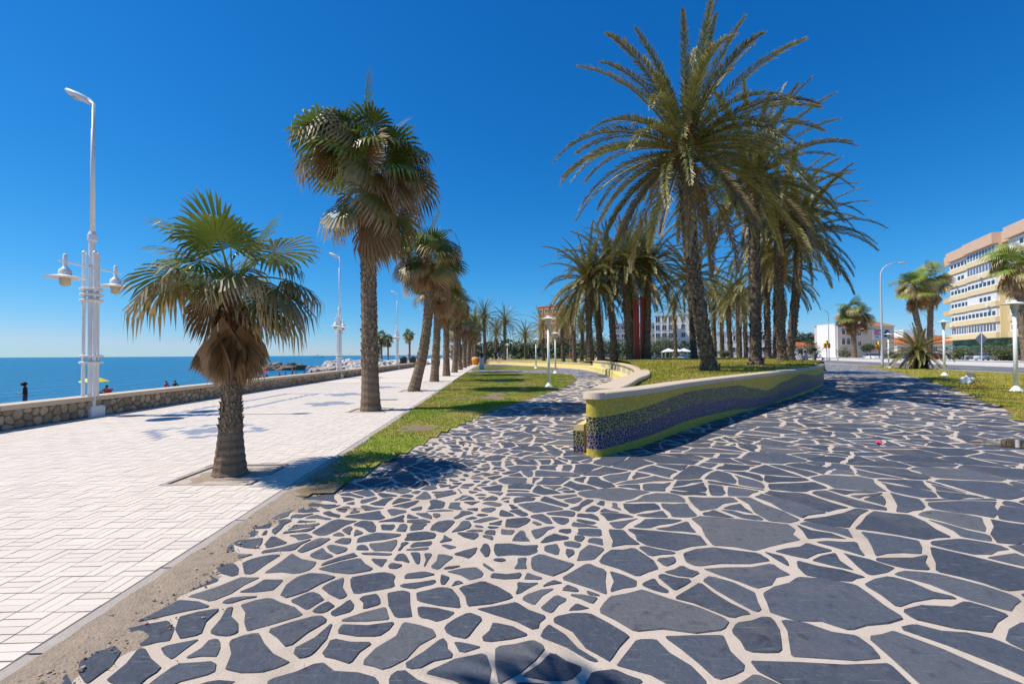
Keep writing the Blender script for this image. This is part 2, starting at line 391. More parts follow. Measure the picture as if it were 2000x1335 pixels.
for k, (x, y, h) in enumerate(pits):
    mb = MB(); w = .06
    for dx, dy, sx, sy in ((0, h, 2 * h, w), (0, -h, 2 * h, w), (h, 0, w, 2 * h - w), (-h, 0, w, 2 * h - w)): mb.box((x + dx, y + dy, -.03 + .001 * (k % 2)), (sx, sy, .07))
    fr = struct('tree_pit', mb, MT['kerb'])
    s = MB(); n = 12
    for j in range(n + 1):
        for i in range(n + 1):
            X = x - h + .03 + (2 * h - .06) * i / n; Y = y - h + .03 + (2 * h - .06) * j / n
            s.v.append((X, Y, -.03 + .03 * noise.noise(Vector((X * 4, Y * 4, 1))) + .05 * max(0, 1 - math.hypot(X - x, Y - y) / .5))); s.t.append(0)
    s.f = [(j * (n + 1) + i, j * (n + 1) + i + 1, (j + 1) * (n + 1) + i + 1, (j + 1) * (n + 1) + i) for j in range(n) for i in range(n)]; s.m = [0] * len(s.f)
    s.build('soil', MT['dirt'], fr, smooth=True)
tag(MB().box((-4.45, 16.6, .003), (.62, .34, .012), .04).box((-4.45, 16.6, .012), (.5, .24, .006), .04).build('drain_cover', MT['grey']), 'small grey metal drain cover set in the cream paving', 'drain cover')

# ---- lawn strip, right lawn, planter outline (plan shapes)
STRIP = [gp(*p) for p in ((640, 968), (720, 922), (800, 880), (870, 843), (960, 803), (1040, 777), (1105, 755), (1127, 742), (1118, 733), (1080, 729.5), (1000, 728.5), (915, 728))]
yy = STRIP[-1][1]; STRIP += [(curb_x(yy) + .16, yy), (curb_x(12) + .15, 12), (curb_x(5.2) + .15, 5.2)]
STRIP2 = [gp(*p) for p in ((918, 722.5), (1000, 722.5), (1075, 722), (1092, 719), (1060, 716), (1000, 714.5), (935, 714))]
RLAWN = [gp(*p) for p in ((1668, 713), (1700, 717), (1760, 728), (1850, 755), (1900, 775), (1960, 797), (2000, 825))] + [(9.6, 7.5), (30, 4), rd(-14, -.2)] + [rd(20, -.2)]
RIGHT_ARM = [(1.32, 7.32), (2.35, 8.35), (3.8, 10.1), (6.8, 13.3), (10.2, 16.9), (13.9, 21.2), (16.7, 25.0), (17.5, 27.0), (17.4, 29.2), (17.8, 33), (21, 42), (27, 56)]
LEFT_ARM = [(1.62, 8.15), (2.2, 9.6), (3.0, 11.8), (4.1, 14.6), (5.4, 19.5), (6.55, 25.5), (7.35, 31), (7.95, 38), (8.2, 46)]
LOW_WALL = [(8.2, 47.0), (7.0, 54), (4.3, 63), (0, 73), (-5.3, 79)]
PLANT = RIGHT_ARM + [(34, 72), (20, 98), (-6, 100)] + LOW_WALL[::-1] + LEFT_ARM[::-1]
def hz(x, y):
    a = .84 + .32 * sstep(10, 28, y); b = .50 + .1 * sstep(60, 90, y)
    return a + (b - a) * sstep(40, 56, y - .5 * (x - 8)) + .02 * noise.noise(Vector((x * .6, y * .6, 3)))
def barren(x, y): return noise.noise(Vector((x * .75, y * .75, 5.0))) + .35 * noise.noise(Vector((x * 3, y * 3, 2.0))) + .5 * sstep(7.5, 5.2, y)
def lawn(name, poly, zf, step, m, y1=200):
    xs = [p[0] for p in poly]; ys = [p[1] for p in poly]; mb = MB(); idx = {}
    def vid(i, j):
        if (i, j) not in idx:
            x, y = min(xs) + i * step, min(ys) + j * step; idx[(i, j)] = len(mb.v); mb.v.append((x, y, zf(x, y))); mb.t.append(.4 if m.name != 'grass' else .4 - 1.6 * max(0, min(1, (barren(x, y) - .38) * 8)))
        return idx[(i, j)]
    for i in range(int((max(xs) - min(xs)) / step) + 1):
        for j in range(int((min(y1, max(ys)) - min(ys)) / step) + 1):
            if inside(min(xs) + (i + .5) * step, min(ys) + (j + .5) * step, poly): mb.f.append((vid(i, j), vid(i + 1, j), vid(i + 1, j + 1), vid(i, j + 1)))
    mb.m = [0] * len(mb.f); return struct(name, mb, m, smooth=True)
def lz(x, y): return .022 + .02 * noise.noise(Vector((x * .9, y * .9, 0)))
lawn('lawn_strip', STRIP, lz, .12, MT['grass'])
sheet(STRIP2, .012, 'lawn_far', MT['grass'])
lawn('lawn_roadside', RLAWN, lz, .3, MT['grass_hill'])
lawn('lawn_mound', PLANT, hz, .25, MT['grass_hill'])
def blades(name, poly, zf, n, h, w, m, yr, parentname=None, xr=None, bare=.0):
    r = np.random.default_rng(len(name) + n); xs = [p[0] for p in poly]; ys = [p[1] for p in poly]; P = []
    while len(P) < n:
        y = yr[0] * (yr[1] / yr[0]) ** r.random(); x = r.uniform(max(min(xs), -1.2 * y), min(max(xs), 1.2 * y))
        if not inside(x, y, poly): continue
        if barren(x, y) > .42 - bare: continue
        P.append((x, y, zf(x, y)))
    P = np.array(P); k = (P[:, 1] / yr[0]) ** .6; an = r.uniform(0, 6.283, n); hh = r.uniform(.5, 1.2, n) * h * k ** .5; ww = w * k
    le = r.uniform(0, .8, n) * hh; la = r.uniform(0, 6.283, n)
    a = P + np.stack([np.cos(an) * ww, np.sin(an) * ww, -.01 + 0 * an], 1); b = P - np.stack([np.cos(an) * ww, np.sin(an) * ww, .01 + 0 * an], 1)
    c = P + np.stack([np.cos(la) * le, np.sin(la) * le, hh], 1)
    V = np.stack([a, b, c], 1).reshape(-1, 3); me = bpy.data.meshes.new(name)
    me.vertices.add(3 * n); me.vertices.foreach_set('co', V.ravel().astype(np.float32)); me.loops.add(3 * n); me.loops.foreach_set('vertex_index', np.arange(3 * n, dtype=np.int32))
    me.polygons.add(n); me.polygons.foreach_set('loop_start', np.arange(0, 3 * n, 3, dtype=np.int32)); me.update()
    at = me.attributes.new('t', 'FLOAT', 'POINT'); at.data.foreach_set('value', np.repeat(r.random(n) * .8, 3).astype(np.float32)); me.materials.append(m); me.validate()
    return tag(link(name, me), kind='stuff')
tag(blades('grass_strip', STRIP, lz, 90000, .028, .0045, MT['grass'], (5.1, 45)), 'short green grass on the strip beside the promenade', 'grass')
tag(blades('grass_mound', PLANT, hz, 60000, .05, .010, MT['grass_hill'], (8.2, 42), bare=-.3), 'dry yellow green grass on the raised palm mound', 'grass')
tag(blades('grass_roadside', RLAWN, lz, 45000, .045, .009, MT['grass_hill'], (8, 60), bare=-.3), 'yellow green grass on the lawn by the road', 'grass')

# ---- slate paving
PATH = [(curb_x(-3) + .1, -3), (14, -3), (16, 8), (24, 22), (33, 40), (47, 62), (58, 96), (34, 90), (curb_x(95) + .1, 95), (curb_x(27) + .1, 27)]
spath = sheet(PATH, 0.0, 'slate_path', MT['mortar'])
def farslate():
    q = NT('far_slate'); e = q.n('ShaderNodeTexVoronoi', Scale=1.7, feature='DISTANCE_TO_EDGE'); q.l(q.pos(), e.inputs['Vector'])
    c = q.mix(q.noise(2, 4), (.075, .088, .115), (.18, .18, .19)); c = q.mix(q.math('LESS_THAN', e.outputs['Distance'], .045), c, (.55, .47, .40)); return q.fin(c, .65, .4)
sheet([(18.5, 31), (27, 31), (33.2, 40), (47, 62), (54, 84), (36, 74), (22, 42)], .005, 'slate_path_far', farslate())
sheet([(curb_x(30) + 1.2, 30.5), (6.6, 30.5), (7.4, 40), (7.0, 48), (3.6, 60), (-.7, 71), (-5.6, 77), (curb_x(77) + .3, 77), (curb_x(30) + .3, 31)], .005, 'slate_plaza_far', MT['far_slate'] if 'far_slate' in MT else bpy.data.materials['far_slate'])
def clip(poly, nx, ny, c):                    # keep nx*x+ny*y <= c
    out = []; n = len(poly)
    for i in range(n):
        a, b = poly[i], poly[(i + 1) % n]; da, db = nx * a[0] + ny * a[1] - c, nx * b[0] + ny * b[1] - c
        if da <= 0: out.append(a)
        if (da < 0) != (db < 0) and da != db:
            k = da / (da - db); out.append((a[0] + (b[0] - a[0]) * k, a[1] + (b[1] - a[1]) * k))
    return out
def cells(seeds, gapf, big=2.5, wt=None, r=rnd):
    g = {}; cs = big / 2
    for i, s in enumerate(seeds): g.setdefault((int(s[0] // cs), int(s[1] // cs)), []).append(i)
    res = []
    for i, s in enumerate(seeds):
        q = [(s[0] - big, s[1] - big), (s[0] + big, s[1] - big), (s[0] + big, s[1] + big), (s[0] - big, s[1] + big)]
        gx, gy = int(s[0] // cs), int(s[1] // cs); near = []
        for a in range(-2, 3):
            for b in range(-2, 3):
                near += [(math.hypot(seeds[j][0] - s[0], seeds[j][1] - s[1]), j) for j in g.get((gx + a, gy + b), ()) if j != i]
        near.sort()
        for d, j in near[:26]:
            o = seeds[j]; nx, ny = (o[0] - s[0]) / d, (o[1] - s[1]) / d; w = (wt[i] - wt[j]) / (2 * d) if wt else 0
            m = d / 2 + w - gapf(s) * r.uniform(.6, 1.5) * .5; q = clip(q, nx, ny, nx * s[0] + ny * s[1] + m)
            if len(q) < 3: break
        res.append(q if len(q) >= 3 else None)
    return res
def rough_poly(q, r, chop=.07, jit=.075, mx=24):
    out = []; n = len(q)
    for i in range(n):
        p, c, nx = q[i - 1], q[i], q[(i + 1) % n]
        for o, f in ((p, chop), (nx, chop)):
            L = math.hypot(o[0] - c[0], o[1] - c[1]); k = min(.35, f * r.uniform(.25, 1.3) * .25 / max(.05, L) * 1.6)
            out.append((c[0] + (o[0] - c[0]) * k, c[1] + (o[1] - c[1]) * k))
        L = math.hypot(nx[0] - c[0], nx[1] - c[1])
        if L > .13 and len(out) < mx:
            for u in ((.5,) if L < .35 else (.33, .67)):
                w = r.uniform(-1, 1) * jit * min(L, .4); out.append((c[0] + (nx[0] - c[0]) * u - (nx[1] - c[1]) / L * w, c[1] + (nx[1] - c[1]) * u + (nx[0] - c[0]) / L * w))
    return out
def inset(q, g, r):
    out = q; n = len(q)
    for i in range(n):
        p, c = q[i], q[(i + 1) % n]; L = math.hypot(c[0] - p[0], c[1] - p[1])
        if L < 1e-6: continue
        nx, ny = (c[1] - p[1]) / L, -(c[0] - p[0]) / L; out = clip(out, nx, ny, nx * p[0] + ny * p[1] - g * r.uniform(.35, 1.55))
        if len(out) < 3: return None
    return out
def area(q): return sum(q[i - 1][0] * q[i][1] - q[i][0] * q[i - 1][1] for i in range(len(q))) / 2
def slates():
    r = random.Random(11); S = []; cell = {}
    def target(x, y):                          # wanted slab area: small in a band, large to the right and in front
        b = .034 + .040 * sstep(.1, 1.2, abs(x + .35 + .12 * (y - 4))) + .15 * sstep(.5, 2.2, x) + .045 * sstep(3.3, 2.5, y)
        return b if y < 7.5 else min(b, .16) + .05 * sstep(7.5, 10, y) + .006 * (y - 7.5)
    for _ in range(26000):
        y = 1.3 * (34 / 1.3) ** r.random(); x = r.uniform(-1.18 * y - .6, 1.18 * y + .6)
        if x < curb_x(y) - .8: continue
        d = math.sqrt(target(x, y)) * 1.25; gx, gy = int(x // 1), int(y // 1)
        if any(math.hypot(x - a, y - b) < (d + e) * .5 for i in (-1, 0, 1) for j in (-1, 0, 1) for a, b, e in cell.get((gx + i, gy + j), ())): continue
        cell.setdefault((gx, gy), []).append((x, y, d)); S.append((x, y))
    C = cells([(a, b * 1.2) for a, b in S], lambda s: 0.0, 2.4, None, r); items = []
    for (x, y), q in zip(S, C):
        if not q: continue
        q = clip([(a, b / 1.2) for a, b in q], -1, -.04, 2.36)
        if len(q) < 3: continue
        if area(q) < 0: q = q[::-1]
        todo = [q]; done = []
        while todo:                            # crack each cell with straight breaks
            p = todo.pop(); A = area(p)
            if A < target(x, y) * r.choice((.5, .8, 1.0, 1.5, 2.4, 3.2)) or len(done) + len(todo) > 9: done.append(p); continue
            cx = sum(k[0] for k in p) / len(p); cy = sum(k[1] for k in p) / len(p); k = r.uniform(-.2, .2) * math.sqrt(A)
            mx = max(((p[i], p[i - 1]) for i in range(len(p))), key=lambda e: math.hypot(e[0][0] - e[1][0], e[0][1] - e[1][1])); an = math.atan2(mx[0][1] - mx[1][1], mx[0][0] - mx[1][0]) + r.gauss(0, .45)
            nx, ny = math.cos(an), math.sin(an); c = nx * cx + ny * cy + k
            for u in (clip(p, nx, ny, c), clip(p, -nx, -ny, -c)):
                if len(u) >= 3 and area(u) > .004: todo.append(u)
        for p in done:
            g = (.024 if y < 7 else .024 + .0044 * (y - 7)) * r.uniform(.75, 1.3); p = inset(p, g, r)
            if not p: continue
            x1 = sum(k[0] for k in p) / len(p); y1 = sum(k[1] for k in p) / len(p); ar = area(p)
            if ar < .0035 or inside(x1, y1, RLAWN) or inside(x1, y1, STRIP) or x1 < curb_x(y1) + .12 or (inside(x1, y1, PLANT) and not (x1 < 1.6 and y1 < 7.6)): continue
            p = rough_poly(p, r, .06, .085, 22)
            if area(p) < 0: p.reverse()
            items.append((ar / (x1 * x1 + y1 * y1 + .5), x1, y1, p))
    vis = [i for i in items if i[2] > 1.9 and abs(i[1]) < 1.13 * i[2]]
    vis.sort(key=lambda i: -i[0]); near = set(id(i) for i in vis[:295]); far = MB()
    for it in items:
        _, x, y, q = it; h = .0055 + r.uniform(-.0015, .003); mb = MB().prism([(a - x, b - y) for a, b in q], -.004, h, .005, t=r.random()); n = len(q)
        tx, ty = r.gauss(0, .0045), r.gauss(0, .0045); mb.v = mb.v[:n] + [(a, b, max(.001, z + a * tx + b * ty)) for a, b, z in mb.v[n:]]
        if id(it) in near: mb.build('slate_slab', MT['slate'], spath, (x, y, 0))
        else: far.add([(a + x, b + y, z) for a, b, z in mb.v], mb.f, mb.t)
    tag(far.build('slate_slabs', MT['slate'], spath), kind='stuff')
slates()
def dirt():
    mb = MB(); nx, ny = 46, 220
    for j in range(ny):
        y = 1.6 + j * .04
        for i in range(nx):
            x = curb_x(y) + .10 + i * .026; u = i * .026
            edge = .28 + .22 * noise.noise(Vector((y * 1.1, 4.0, 0))) + .12 * noise.noise(Vector((y * 4, 9.0, 0)))
            z = -.012 + .034 * (1 - sstep(edge - .3, edge + .35, u)) + .012 * noise.noise(Vector((x * 5, y * 5, 0))) + .004 * noise.noise(Vector((x * 25, y * 25, 0)))
            if y > 7: z -= .05 * sstep(7, 10, y)
            mb.v.append((x, y, z)); mb.t.append(0)
    mb.f = [(j * nx + i, j * nx + i + 1, (j + 1) * nx + i + 1, (j + 1) * nx + i) for j in range(ny - 1) for i in range(nx - 1)]; mb.m = [0] * len(mb.f)
    dv = struct('dirt_verge', mb, MT['dirt'], smooth=True); r = random.Random(8); pb = MB(); tw = MB()
    for _ in range(650):
        y = 1.9 + 6.5 * r.random() ** 1.3; x = curb_x(y) + .12 + abs(r.gauss(0, .24)); s = r.choice((.003, .004, .006, .006, .011)) * r.uniform(.7, 1.5)
        pb.lump((x, y, .012 + .3 * s), (s, s * r.uniform(.6, 1), s * .6), 1, .3, r.randint(0, 500), r.random()) if s > .008 else pb.box((x, y, .012), (s * 2, s * 1.4, s * 1.6), r.uniform(0, 3), r.random(), 0, .6)
    for _ in range(90):
        y = 2.0 + 6 * r.random(); x = curb_x(y) + .1 + abs(r.gauss(0, .5)); an = r.uniform(0, 3); l = r.uniform(.02, .07); tw.tube([(x, y, .017), (x + l * math.cos(an), y + l * math.sin(an), .02)], [.002, .001], 3, r.random(), False)
    tag(pb.build('pebbles', MT['pebble'], dv), kind='stuff'); tag(tw.build('twigs', MT['fan_dead'], dv), kind='stuff')
dirt()
# ---- road, kerb, far pavement, forecourt
sheet([rd(-60, .3), rd(-60, 11.2), rd(260, 11.2), rd(260, .3)], .002, 'road', MT['asphalt'])
mb = MB(); a = math.atan2(RE[1], RE[0])
for k in range(60): c = rd(-30 + k * 2.0, .12); mb.box((c[0], c[1], .03), (1.98, .26, .14), a)
struct('road_kerb', mb, MT['kerb'])
mk_line = MB()
for k in range(24): c = rd(-40 + k * 8.0, 5.6); mk_line.box((c[0], c[1], .005), (3.2, .13, .004), a)
struct('lane_markings', mk_line, MT['white'])
sheet([rd(-60, 11.9), rd(-60, 120), rd(260, 120), rd(260, 11.9)], .0, 'forecourt', MT['sidewalk'])
sheet([rd(-60, 24), rd(-60, 33), rd(200, 33), rd(200, 24)], .006, 'side_street', MT['asphalt'])
def hills():
    mb = MB(); n = 90
    for i in range(n):
        x = 800 + i * 110; h = 150 + 170 * noise.noise(Vector((x * .0006, 1, 0))) + 60 * noise.noise(Vector((x * .003, 2, 0))) + 120 * sstep(2500, 5000, x)
        mb.v += [(x, 6500, -5), (x, 6500 + 200, max(30, h * .7)), (x + 40, 7400, max(40, h * 1.0)), (x + 80, 9000, -5)]; mb.t += [0] * 4
    mb.f = [(4 * i + k, 4 * i + 4 + k, 4 * i + 5 + k, 4 * i + 1 + k) for i in range(n - 1) for k in range(3)]; mb.m = [0] * len(mb.f)
    struct('hills', mb, mk('far_hills', (.16, .22, .30), .2, .002, .9), smooth=True)  # distance haze is put into the grey-blue base colour, no haze volume
hills()

# ================================================================== walls
def band(path, off, z0, z1, t=0.0):           # vertical skin along a path, z0/z1 lists
    mb = MB(); n = len(path)
    for i, p in enumerate(path):
        d = (path[min(i + 1, n - 1)] - path[max(i - 1, 0)]).normalized(); nx, ny = d.y, -d.x
        mb.v += [(p.x + nx * off, p.y + ny * off, z0[i]), (p.x + nx * off, p.y + ny * off, z1[i])]; mb.t += [0, 0]
    mb.f = [(2 * i, 2 * i + 2, 2 * i + 3, 2 * i + 1) if off > 0 else (2 * i + 2, 2 * i, 2 * i + 1, 2 * i + 3) for i in range(n - 1)]; mb.m = [0] * len(mb.f)
    return mb
def sweep(path, prof, cap=True):              # prof: (offset to the right, z) closed loop
    mb = MB(); n = len(path); pf = prof if callable(prof) else (lambda i: prof); k = len(pf(0))
    for i, p in enumerate(path):
        d = (path[min(i + 1, n - 1)] - path[max(i - 1, 0)]).normalized(); nx, ny = d.y, -d.x
        for o, z in pf(i): mb.v.append((p.x + nx * o, p.y + ny * o, z)); mb.t.append(0)
    mb.f = [(i * k + j, (i + 1) * k + j, (i + 1) * k + (j + 1) % k, i * k + (j + 1) % k) for i in range(n - 1) for j in range(k)]
    if cap: mb.f += [tuple(reversed(range(k))), tuple(range((n - 1) * k, n * k))]
    mb.m = [0] * len(mb.f); return mb
def interp(tab, s):
    for (a, u), (b, v) in zip(tab, tab[1:]):
        if s <= b: k = max(0, (s - a) / (b - a)); k = k * k * (3 - 2 * k); return u + (v - u) * k
    return tab[-1][1]
def planter():
    T = thing('mosaic_planter_wall', 'curving yellow and purple mosaic planter wall with pale stone coping round the palm mound', 'planter wall')
    H = .90; hw = .15
    rp, L = smooth_path([(x, y, 0) for x, y in RIGHT_ARM], 140)
    off = [p.copy() for p in rp]
    sweep(rp, [(-hw, .0), (hw - .012, .0), (hw - .012, H), (-hw, H)]).build('wall_core', MT['wallcore'], T)
    s = [L * i / (len(rp) - 1) for i in range(len(rp))]
    dk = [(0, .62), (3.8, .79), (6.6, .76), (8.2, .60), (9.4, .46), (11.6, .66), (14, .80), (18, .6), (24, .7), (60, .7)]
    pu = [(0, .36), (3.8, .49), (6.4, .44), (8.2, .30), (9.6, .26), (12, .36), (15, .45), (20, .35), (60, .4)]
    ye = [(0, .12), (3.8, .18), (6, .15), (8.2, .045), (9.4, .02), (12, .06), (15, .1), (60, .1)]
    z = [[0.0] * len(s), [interp(ye, k) for k in s], [interp(pu, k) for k in s], [interp(dk, k) for k in s], [H] * len(s)]
    for a, b, m in ((0, 1, 'mos_yellow'), (1, 2, 'mos_purple'), (2, 3, 'mos_dark'), (3, 4, 'mos_yellow')):
        band(rp, hw, z[a], z[b]).build('mosaic_band', MT[m], T)
    d0 = (rp[1] - rp[0]).normalized(); nose = []
    for i in range(13):                        # rounded nose at the near tip
        an = math.pi * i / 12; rx, ry = -d0.x, -d0.y; nx, ny = d0.y, -d0.x
        nose.append(Vector((rp[0].x + (nx * math.cos(an) + rx * math.sin(an)) * hw, rp[0].y + (ny * math.cos(an) + ry * math.sin(an)) * hw, 0)))
    for a, b, m in ((0, .12, 'mos_yellow'), (.12, .36, 'mos_purple'), (.36, .62, 'mos_dark'), (.62, H, 'mos_yellow')):
        mb = MB()
        for p in nose: mb.v += [(p.x, p.y, a), (p.x, p.y, b)]; mb.t += [0, 0]
        mb.f = [(2 * i + 2, 2 * i, 2 * i + 1, 2 * i + 3) for i in range(12)]; mb.m = [0] * 12; mb.smooth = True
        mb.build('mosaic_band', MT[m], T)
    lp, L2 = smooth_path([(x, y, 0) for x, y in LEFT_ARM], 90)
    sweep(lp, [(-hw, 0), (hw, 0), (hw, H - .002), (-hw, H - .002)]).build('back_wall', MT['yellow_wall'], T)
    cw = .20
    c1 = sweep(rp, [(-cw, H), (cw, H), (cw, H + .085), (cw - .02, H + .10), (-cw + .02, H + .10), (-cw, H + .085)])
    tip = [(rp[0].x + (d0.y * math.cos(math.pi * i / 10) - d0.x * math.sin(math.pi * i / 10)) * cw, rp[0].y + (-d0.x * math.cos(math.pi * i / 10) - d0.y * math.sin(math.pi * i / 10)) * cw) for i in range(11)]
    c1.prism(tip[::-1], H, H + .10, .02, bottom=True); c1.build('coping', MT['coping'], T)
    cl = .26
    sweep(lp, [(-cl, H + .003), (cl, H + .003), (cl, H + .08), (cl - .02, H + .096), (-cl + .02, H + .096), (-cl, H + .08)]).build('coping', MT['coping'], T)
    # bench along the sunny side of the left arm
    b = [(-hw - .46, 0), (-hw - .01, 0), (-hw - .01, .46), (-hw - .38, .46), (-hw - .44, .43), (-hw - .46, .38)]
    bp_ = [Vector((1.30, 7.42, 0)), Vector((1.42, 7.7, 0))] + lp; bd = [.18, .19] + [.20 + .26 * sstep(0, 18, 35 * i / (len(lp) - 1)) for i in range(len(lp))]
    sweep(bp_, lambda i: [(-hw - bd[i], 0), (-hw - .01, 0), (-hw - .01, .46), (-hw - bd[i] + .08, .46), (-hw - bd[i] + .02, .43), (-hw - bd[i], .38)]).build('bench', MT['yellow_wall'], T)
    p, q = bp_[0], bp_[1]; d = (q - p).normalized()
    mbn = MB(); nb = MB(); nd = MB()
    for mb, z0, z1, m in ((MB(), 0.0, .14, 'mos_purple'), (MB(), .14, .36, 'mos_dark')):
        c0 = (p.x - d.y * -1 * 0, p.y)
        e = Vector((d.y, -d.x, 0)); pts = [p - d * .012 + e * o for o in (-hw - .182, -hw - .005)]
        mb.add([(pts[0].x, pts[0].y, z0), (pts[1].x, pts[1].y, z0), (pts[1].x, pts[1].y, z1), (pts[0].x, pts[0].y, z1)], [(0, 1, 2, 3)])
        mb.build('bench_mosaic', MT[m], T)
    for yc in (39.6, 35.2, 31.2, 27.6, 24.2):  # flat mosaic fans on the backrest
        i = min(range(len(lp)), key=lambda k: abs(lp[k].y - yc)); c = lp[i]; d = (lp[i + 1] - lp[i - 1]).normalized(); e = Vector((-d.y, d.x, 0))
        pts = [(math.cos(math.pi * k / 12) * 1.35, .47 + math.sin(math.pi * k / 12) * .38) for k in range(13)]
        mb = MB(); f = [c + e * (hw + .02 + abs(u) * .012) + d * u for u, _ in pts]
        vs = [(q.x, q.y, z) for q, (_, z) in zip(f, pts)]; vs += [(q.x - e.x * .06, q.y - e.y * .06, z) for q, (_, z) in zip(f, pts)]
        mb.add(vs, [tuple(range(13))] + [(k, 13 + k, 14 + k, k + 1) for k in range(12)]); mb.build('mosaic_fan', MT['mos_grey'], T)
    W = thing('low_seat_wall', 'low plain yellow seat wall curving behind the far lawn and lamp posts', 'seat wall')
    wp, _ = smooth_path([(x, y, 0) for x, y in LOW_WALL], 50)
    sweep(wp, [(-.2, 0), (.2, 0), (.2, .55), (-.2, .55)]).build('wall', MT['yellow_wall'], W)
    sweep(wp, [(-.26, .552), (.26, .552), (.26, .63), (-.26, .63)]).build('coping', MT['coping'], W)
planter()
def seawall():
    T = thing('sea_wall', 'low rubble stone sea wall with pale coping between promenade and beach', 'wall')
    P = [Vector((wall_x(y) - .225, y, 0)) for y in np.linspace(4, 64, 40)]
    sweep(P, [(-.225, -1.3), (.205, -1.3), (.205, .435), (-.225, .435)]).build('wall_core', MT['wallcore'], T)
    a = math.atan(.04)
    for k in range(20):
        y = 5.5 + 3 * k; MB().box((wall_x(y) - .215, y, .492), (.54, 2.99, .115), a).build('coping_slab', MT['coping'], T)
    r = random.Random(5); S = []; G = {}
    for _ in range(30000):
        u, v = r.uniform(7.5, 63.5), r.uniform(.03, .42); d = r.uniform(.13, .24) * (1 if u < 30 else 1.3)
        if any(math.hypot(u - a_, v - b_) < (d + e) * .5 for k in (-1, 0, 1) for a_, b_, e in G.get(int(u * 3) + k, ())): continue
        S.append((u, v, d)); G.setdefault(int(u * 3), []).append((u, v, d))
    C = cells([(q[0], q[1]) for q in S], lambda s: .022, .5, None, r); far = MB(); items = []
    for (u, v, d), q in zip(S, C):
        if not q: continue
        q = clip(clip(q, 0, 1, .428), 0, -1, -.008)
        if len(q) < 3: continue
        q = rough_poly(q, r, .3, .04, 12); cu = sum(p[0] for p in q) / len(q); cv = sum(p[1] for p in q) / len(q); items.append((u, cu, cv, q))
    items.sort(); k = 0
    for u, cu, cv, q in items:
        n = len(q); th = r.uniform(.018, .045); vs = []
        for f, o in ((1, -.005), (.97, th * .65), (.72, th)): vs += [(o, (p[0] - cu) * f, (p[1] - cv) * f) for p in q]
        ar = sum(q[i - 1][0] * q[i][1] - q[i][0] * q[i - 1][1] for i in range(n)); fs = [tuple(range(2 * n, 3 * n))] + [(b * n + i, b * n + (i + 1) % n, (b + 1) * n + (i + 1) % n, (b + 1) * n + i) for b in (0, 1) for i in range(n)]
        if ar < 0: fs = [tuple(reversed(f)) for f in fs]
        pos = (wall_x(cu) - .02, cu, cv)
        if k < 290: MB().add(vs, fs).build('stone', MT['wallstone'], T, pos, smooth=False); k += 1
        else: far.add([(x + pos[0], y + pos[1], z + pos[2]) for x, y, z in vs], fs, r.random())
    if far.v: tag(far.build('stones', MT['wallstone'], T), kind='stuff')
seawall()
mb = MB(); P = [Vector((*rd(t, 11.55), 0)) for t in np.linspace(-25, 75, 20)]
W = thing('road_parapet', 'long low white parapet wall across the road', 'wall')
sweep(P, [(-.18, -.05), (.18, -.05), (.18, .55), (-.18, .55)]).build('wall', MT['white_wall'], W)
sweep(P, [(-.23, .552), (.23, .552), (.23, .62), (-.23, .62)]).build('coping', MT['white_wall'], W)
mb = MB(); P = [Vector(p) for p in ((-18, 98.5, 0), (-27, 103.5, 0), (-38, 115, 0))]
tag(sweep(P, [(-.2, -2.5), (.2, -2.5), (.2, .45), (-.2, .45)]).build('plaza_wall', MT['white_wall']), 'white low wall edging the distant seaside plaza above the boulders', 'wall')
# ================================================================== palms
def arc(L, th0, bend, n, pw=1.4):
    p = Vector((0, 0, 0)); out = [p.copy()]; T = []
    for i in range(n):
        a = R(th0 - bend * ((i + .5) / n) ** pw); d = Vector((math.cos(a), 0, math.sin(a))); p = p + d * (L / n); out.append(p.copy()); T.append(d)
    T.append(T[-1]); return out, T
def date_frond(L, th0, bend, nl, seed, v0=32, wid=.030):
    r = random.Random(seed); P, T = arc(L, th0, bend, 12); mb = MB()
    mb.tube(P, [.045 * (1 - .9 * i / 12) + .004 for i in range(13)], 4, [.05 + .2 * i / 12 for i in range(13)], False)
    for k in range(nl):
        s = .10 + .90 * (k + r.random() * .5) / nl; f = s * 12; i = min(11, int(f)); p = P[i].lerp(P[i + 1], f - i); t = T[i]; nn = Vector((-t.z, 0, t.x))
        ln = L * .094 * (math.sin(math.pi * min(.98, .10 + .84 * s)) ** .55) * r.uniform(.85, 1.1)
        for sd in (-1, 1):
            a = R(58 - 32 * s + r.uniform(-9, 9)); v = R(v0 + r.uniform(-28, 24))
            lat = Vector((0, sd * math.cos(v), 0)) + nn * math.sin(v); d = (t * math.cos(a) + lat * math.sin(a)).normalized()
            w = d.cross(nn); w = w.normalized() * wid * .5 if w.length > .1 else Vector((0, 0, wid * .5))
            m = p + d * ln * .45; e = p + d * ln + Vector((0, 0, -ln * r.uniform(.02, .18)))
            c = .3 + .35 * s + r.uniform(-.12, .22); mb.add([p, m - w, e, m + w], [(0, 1, 2, 3)], [c, c, min(1, c + .25), c])
    return mb
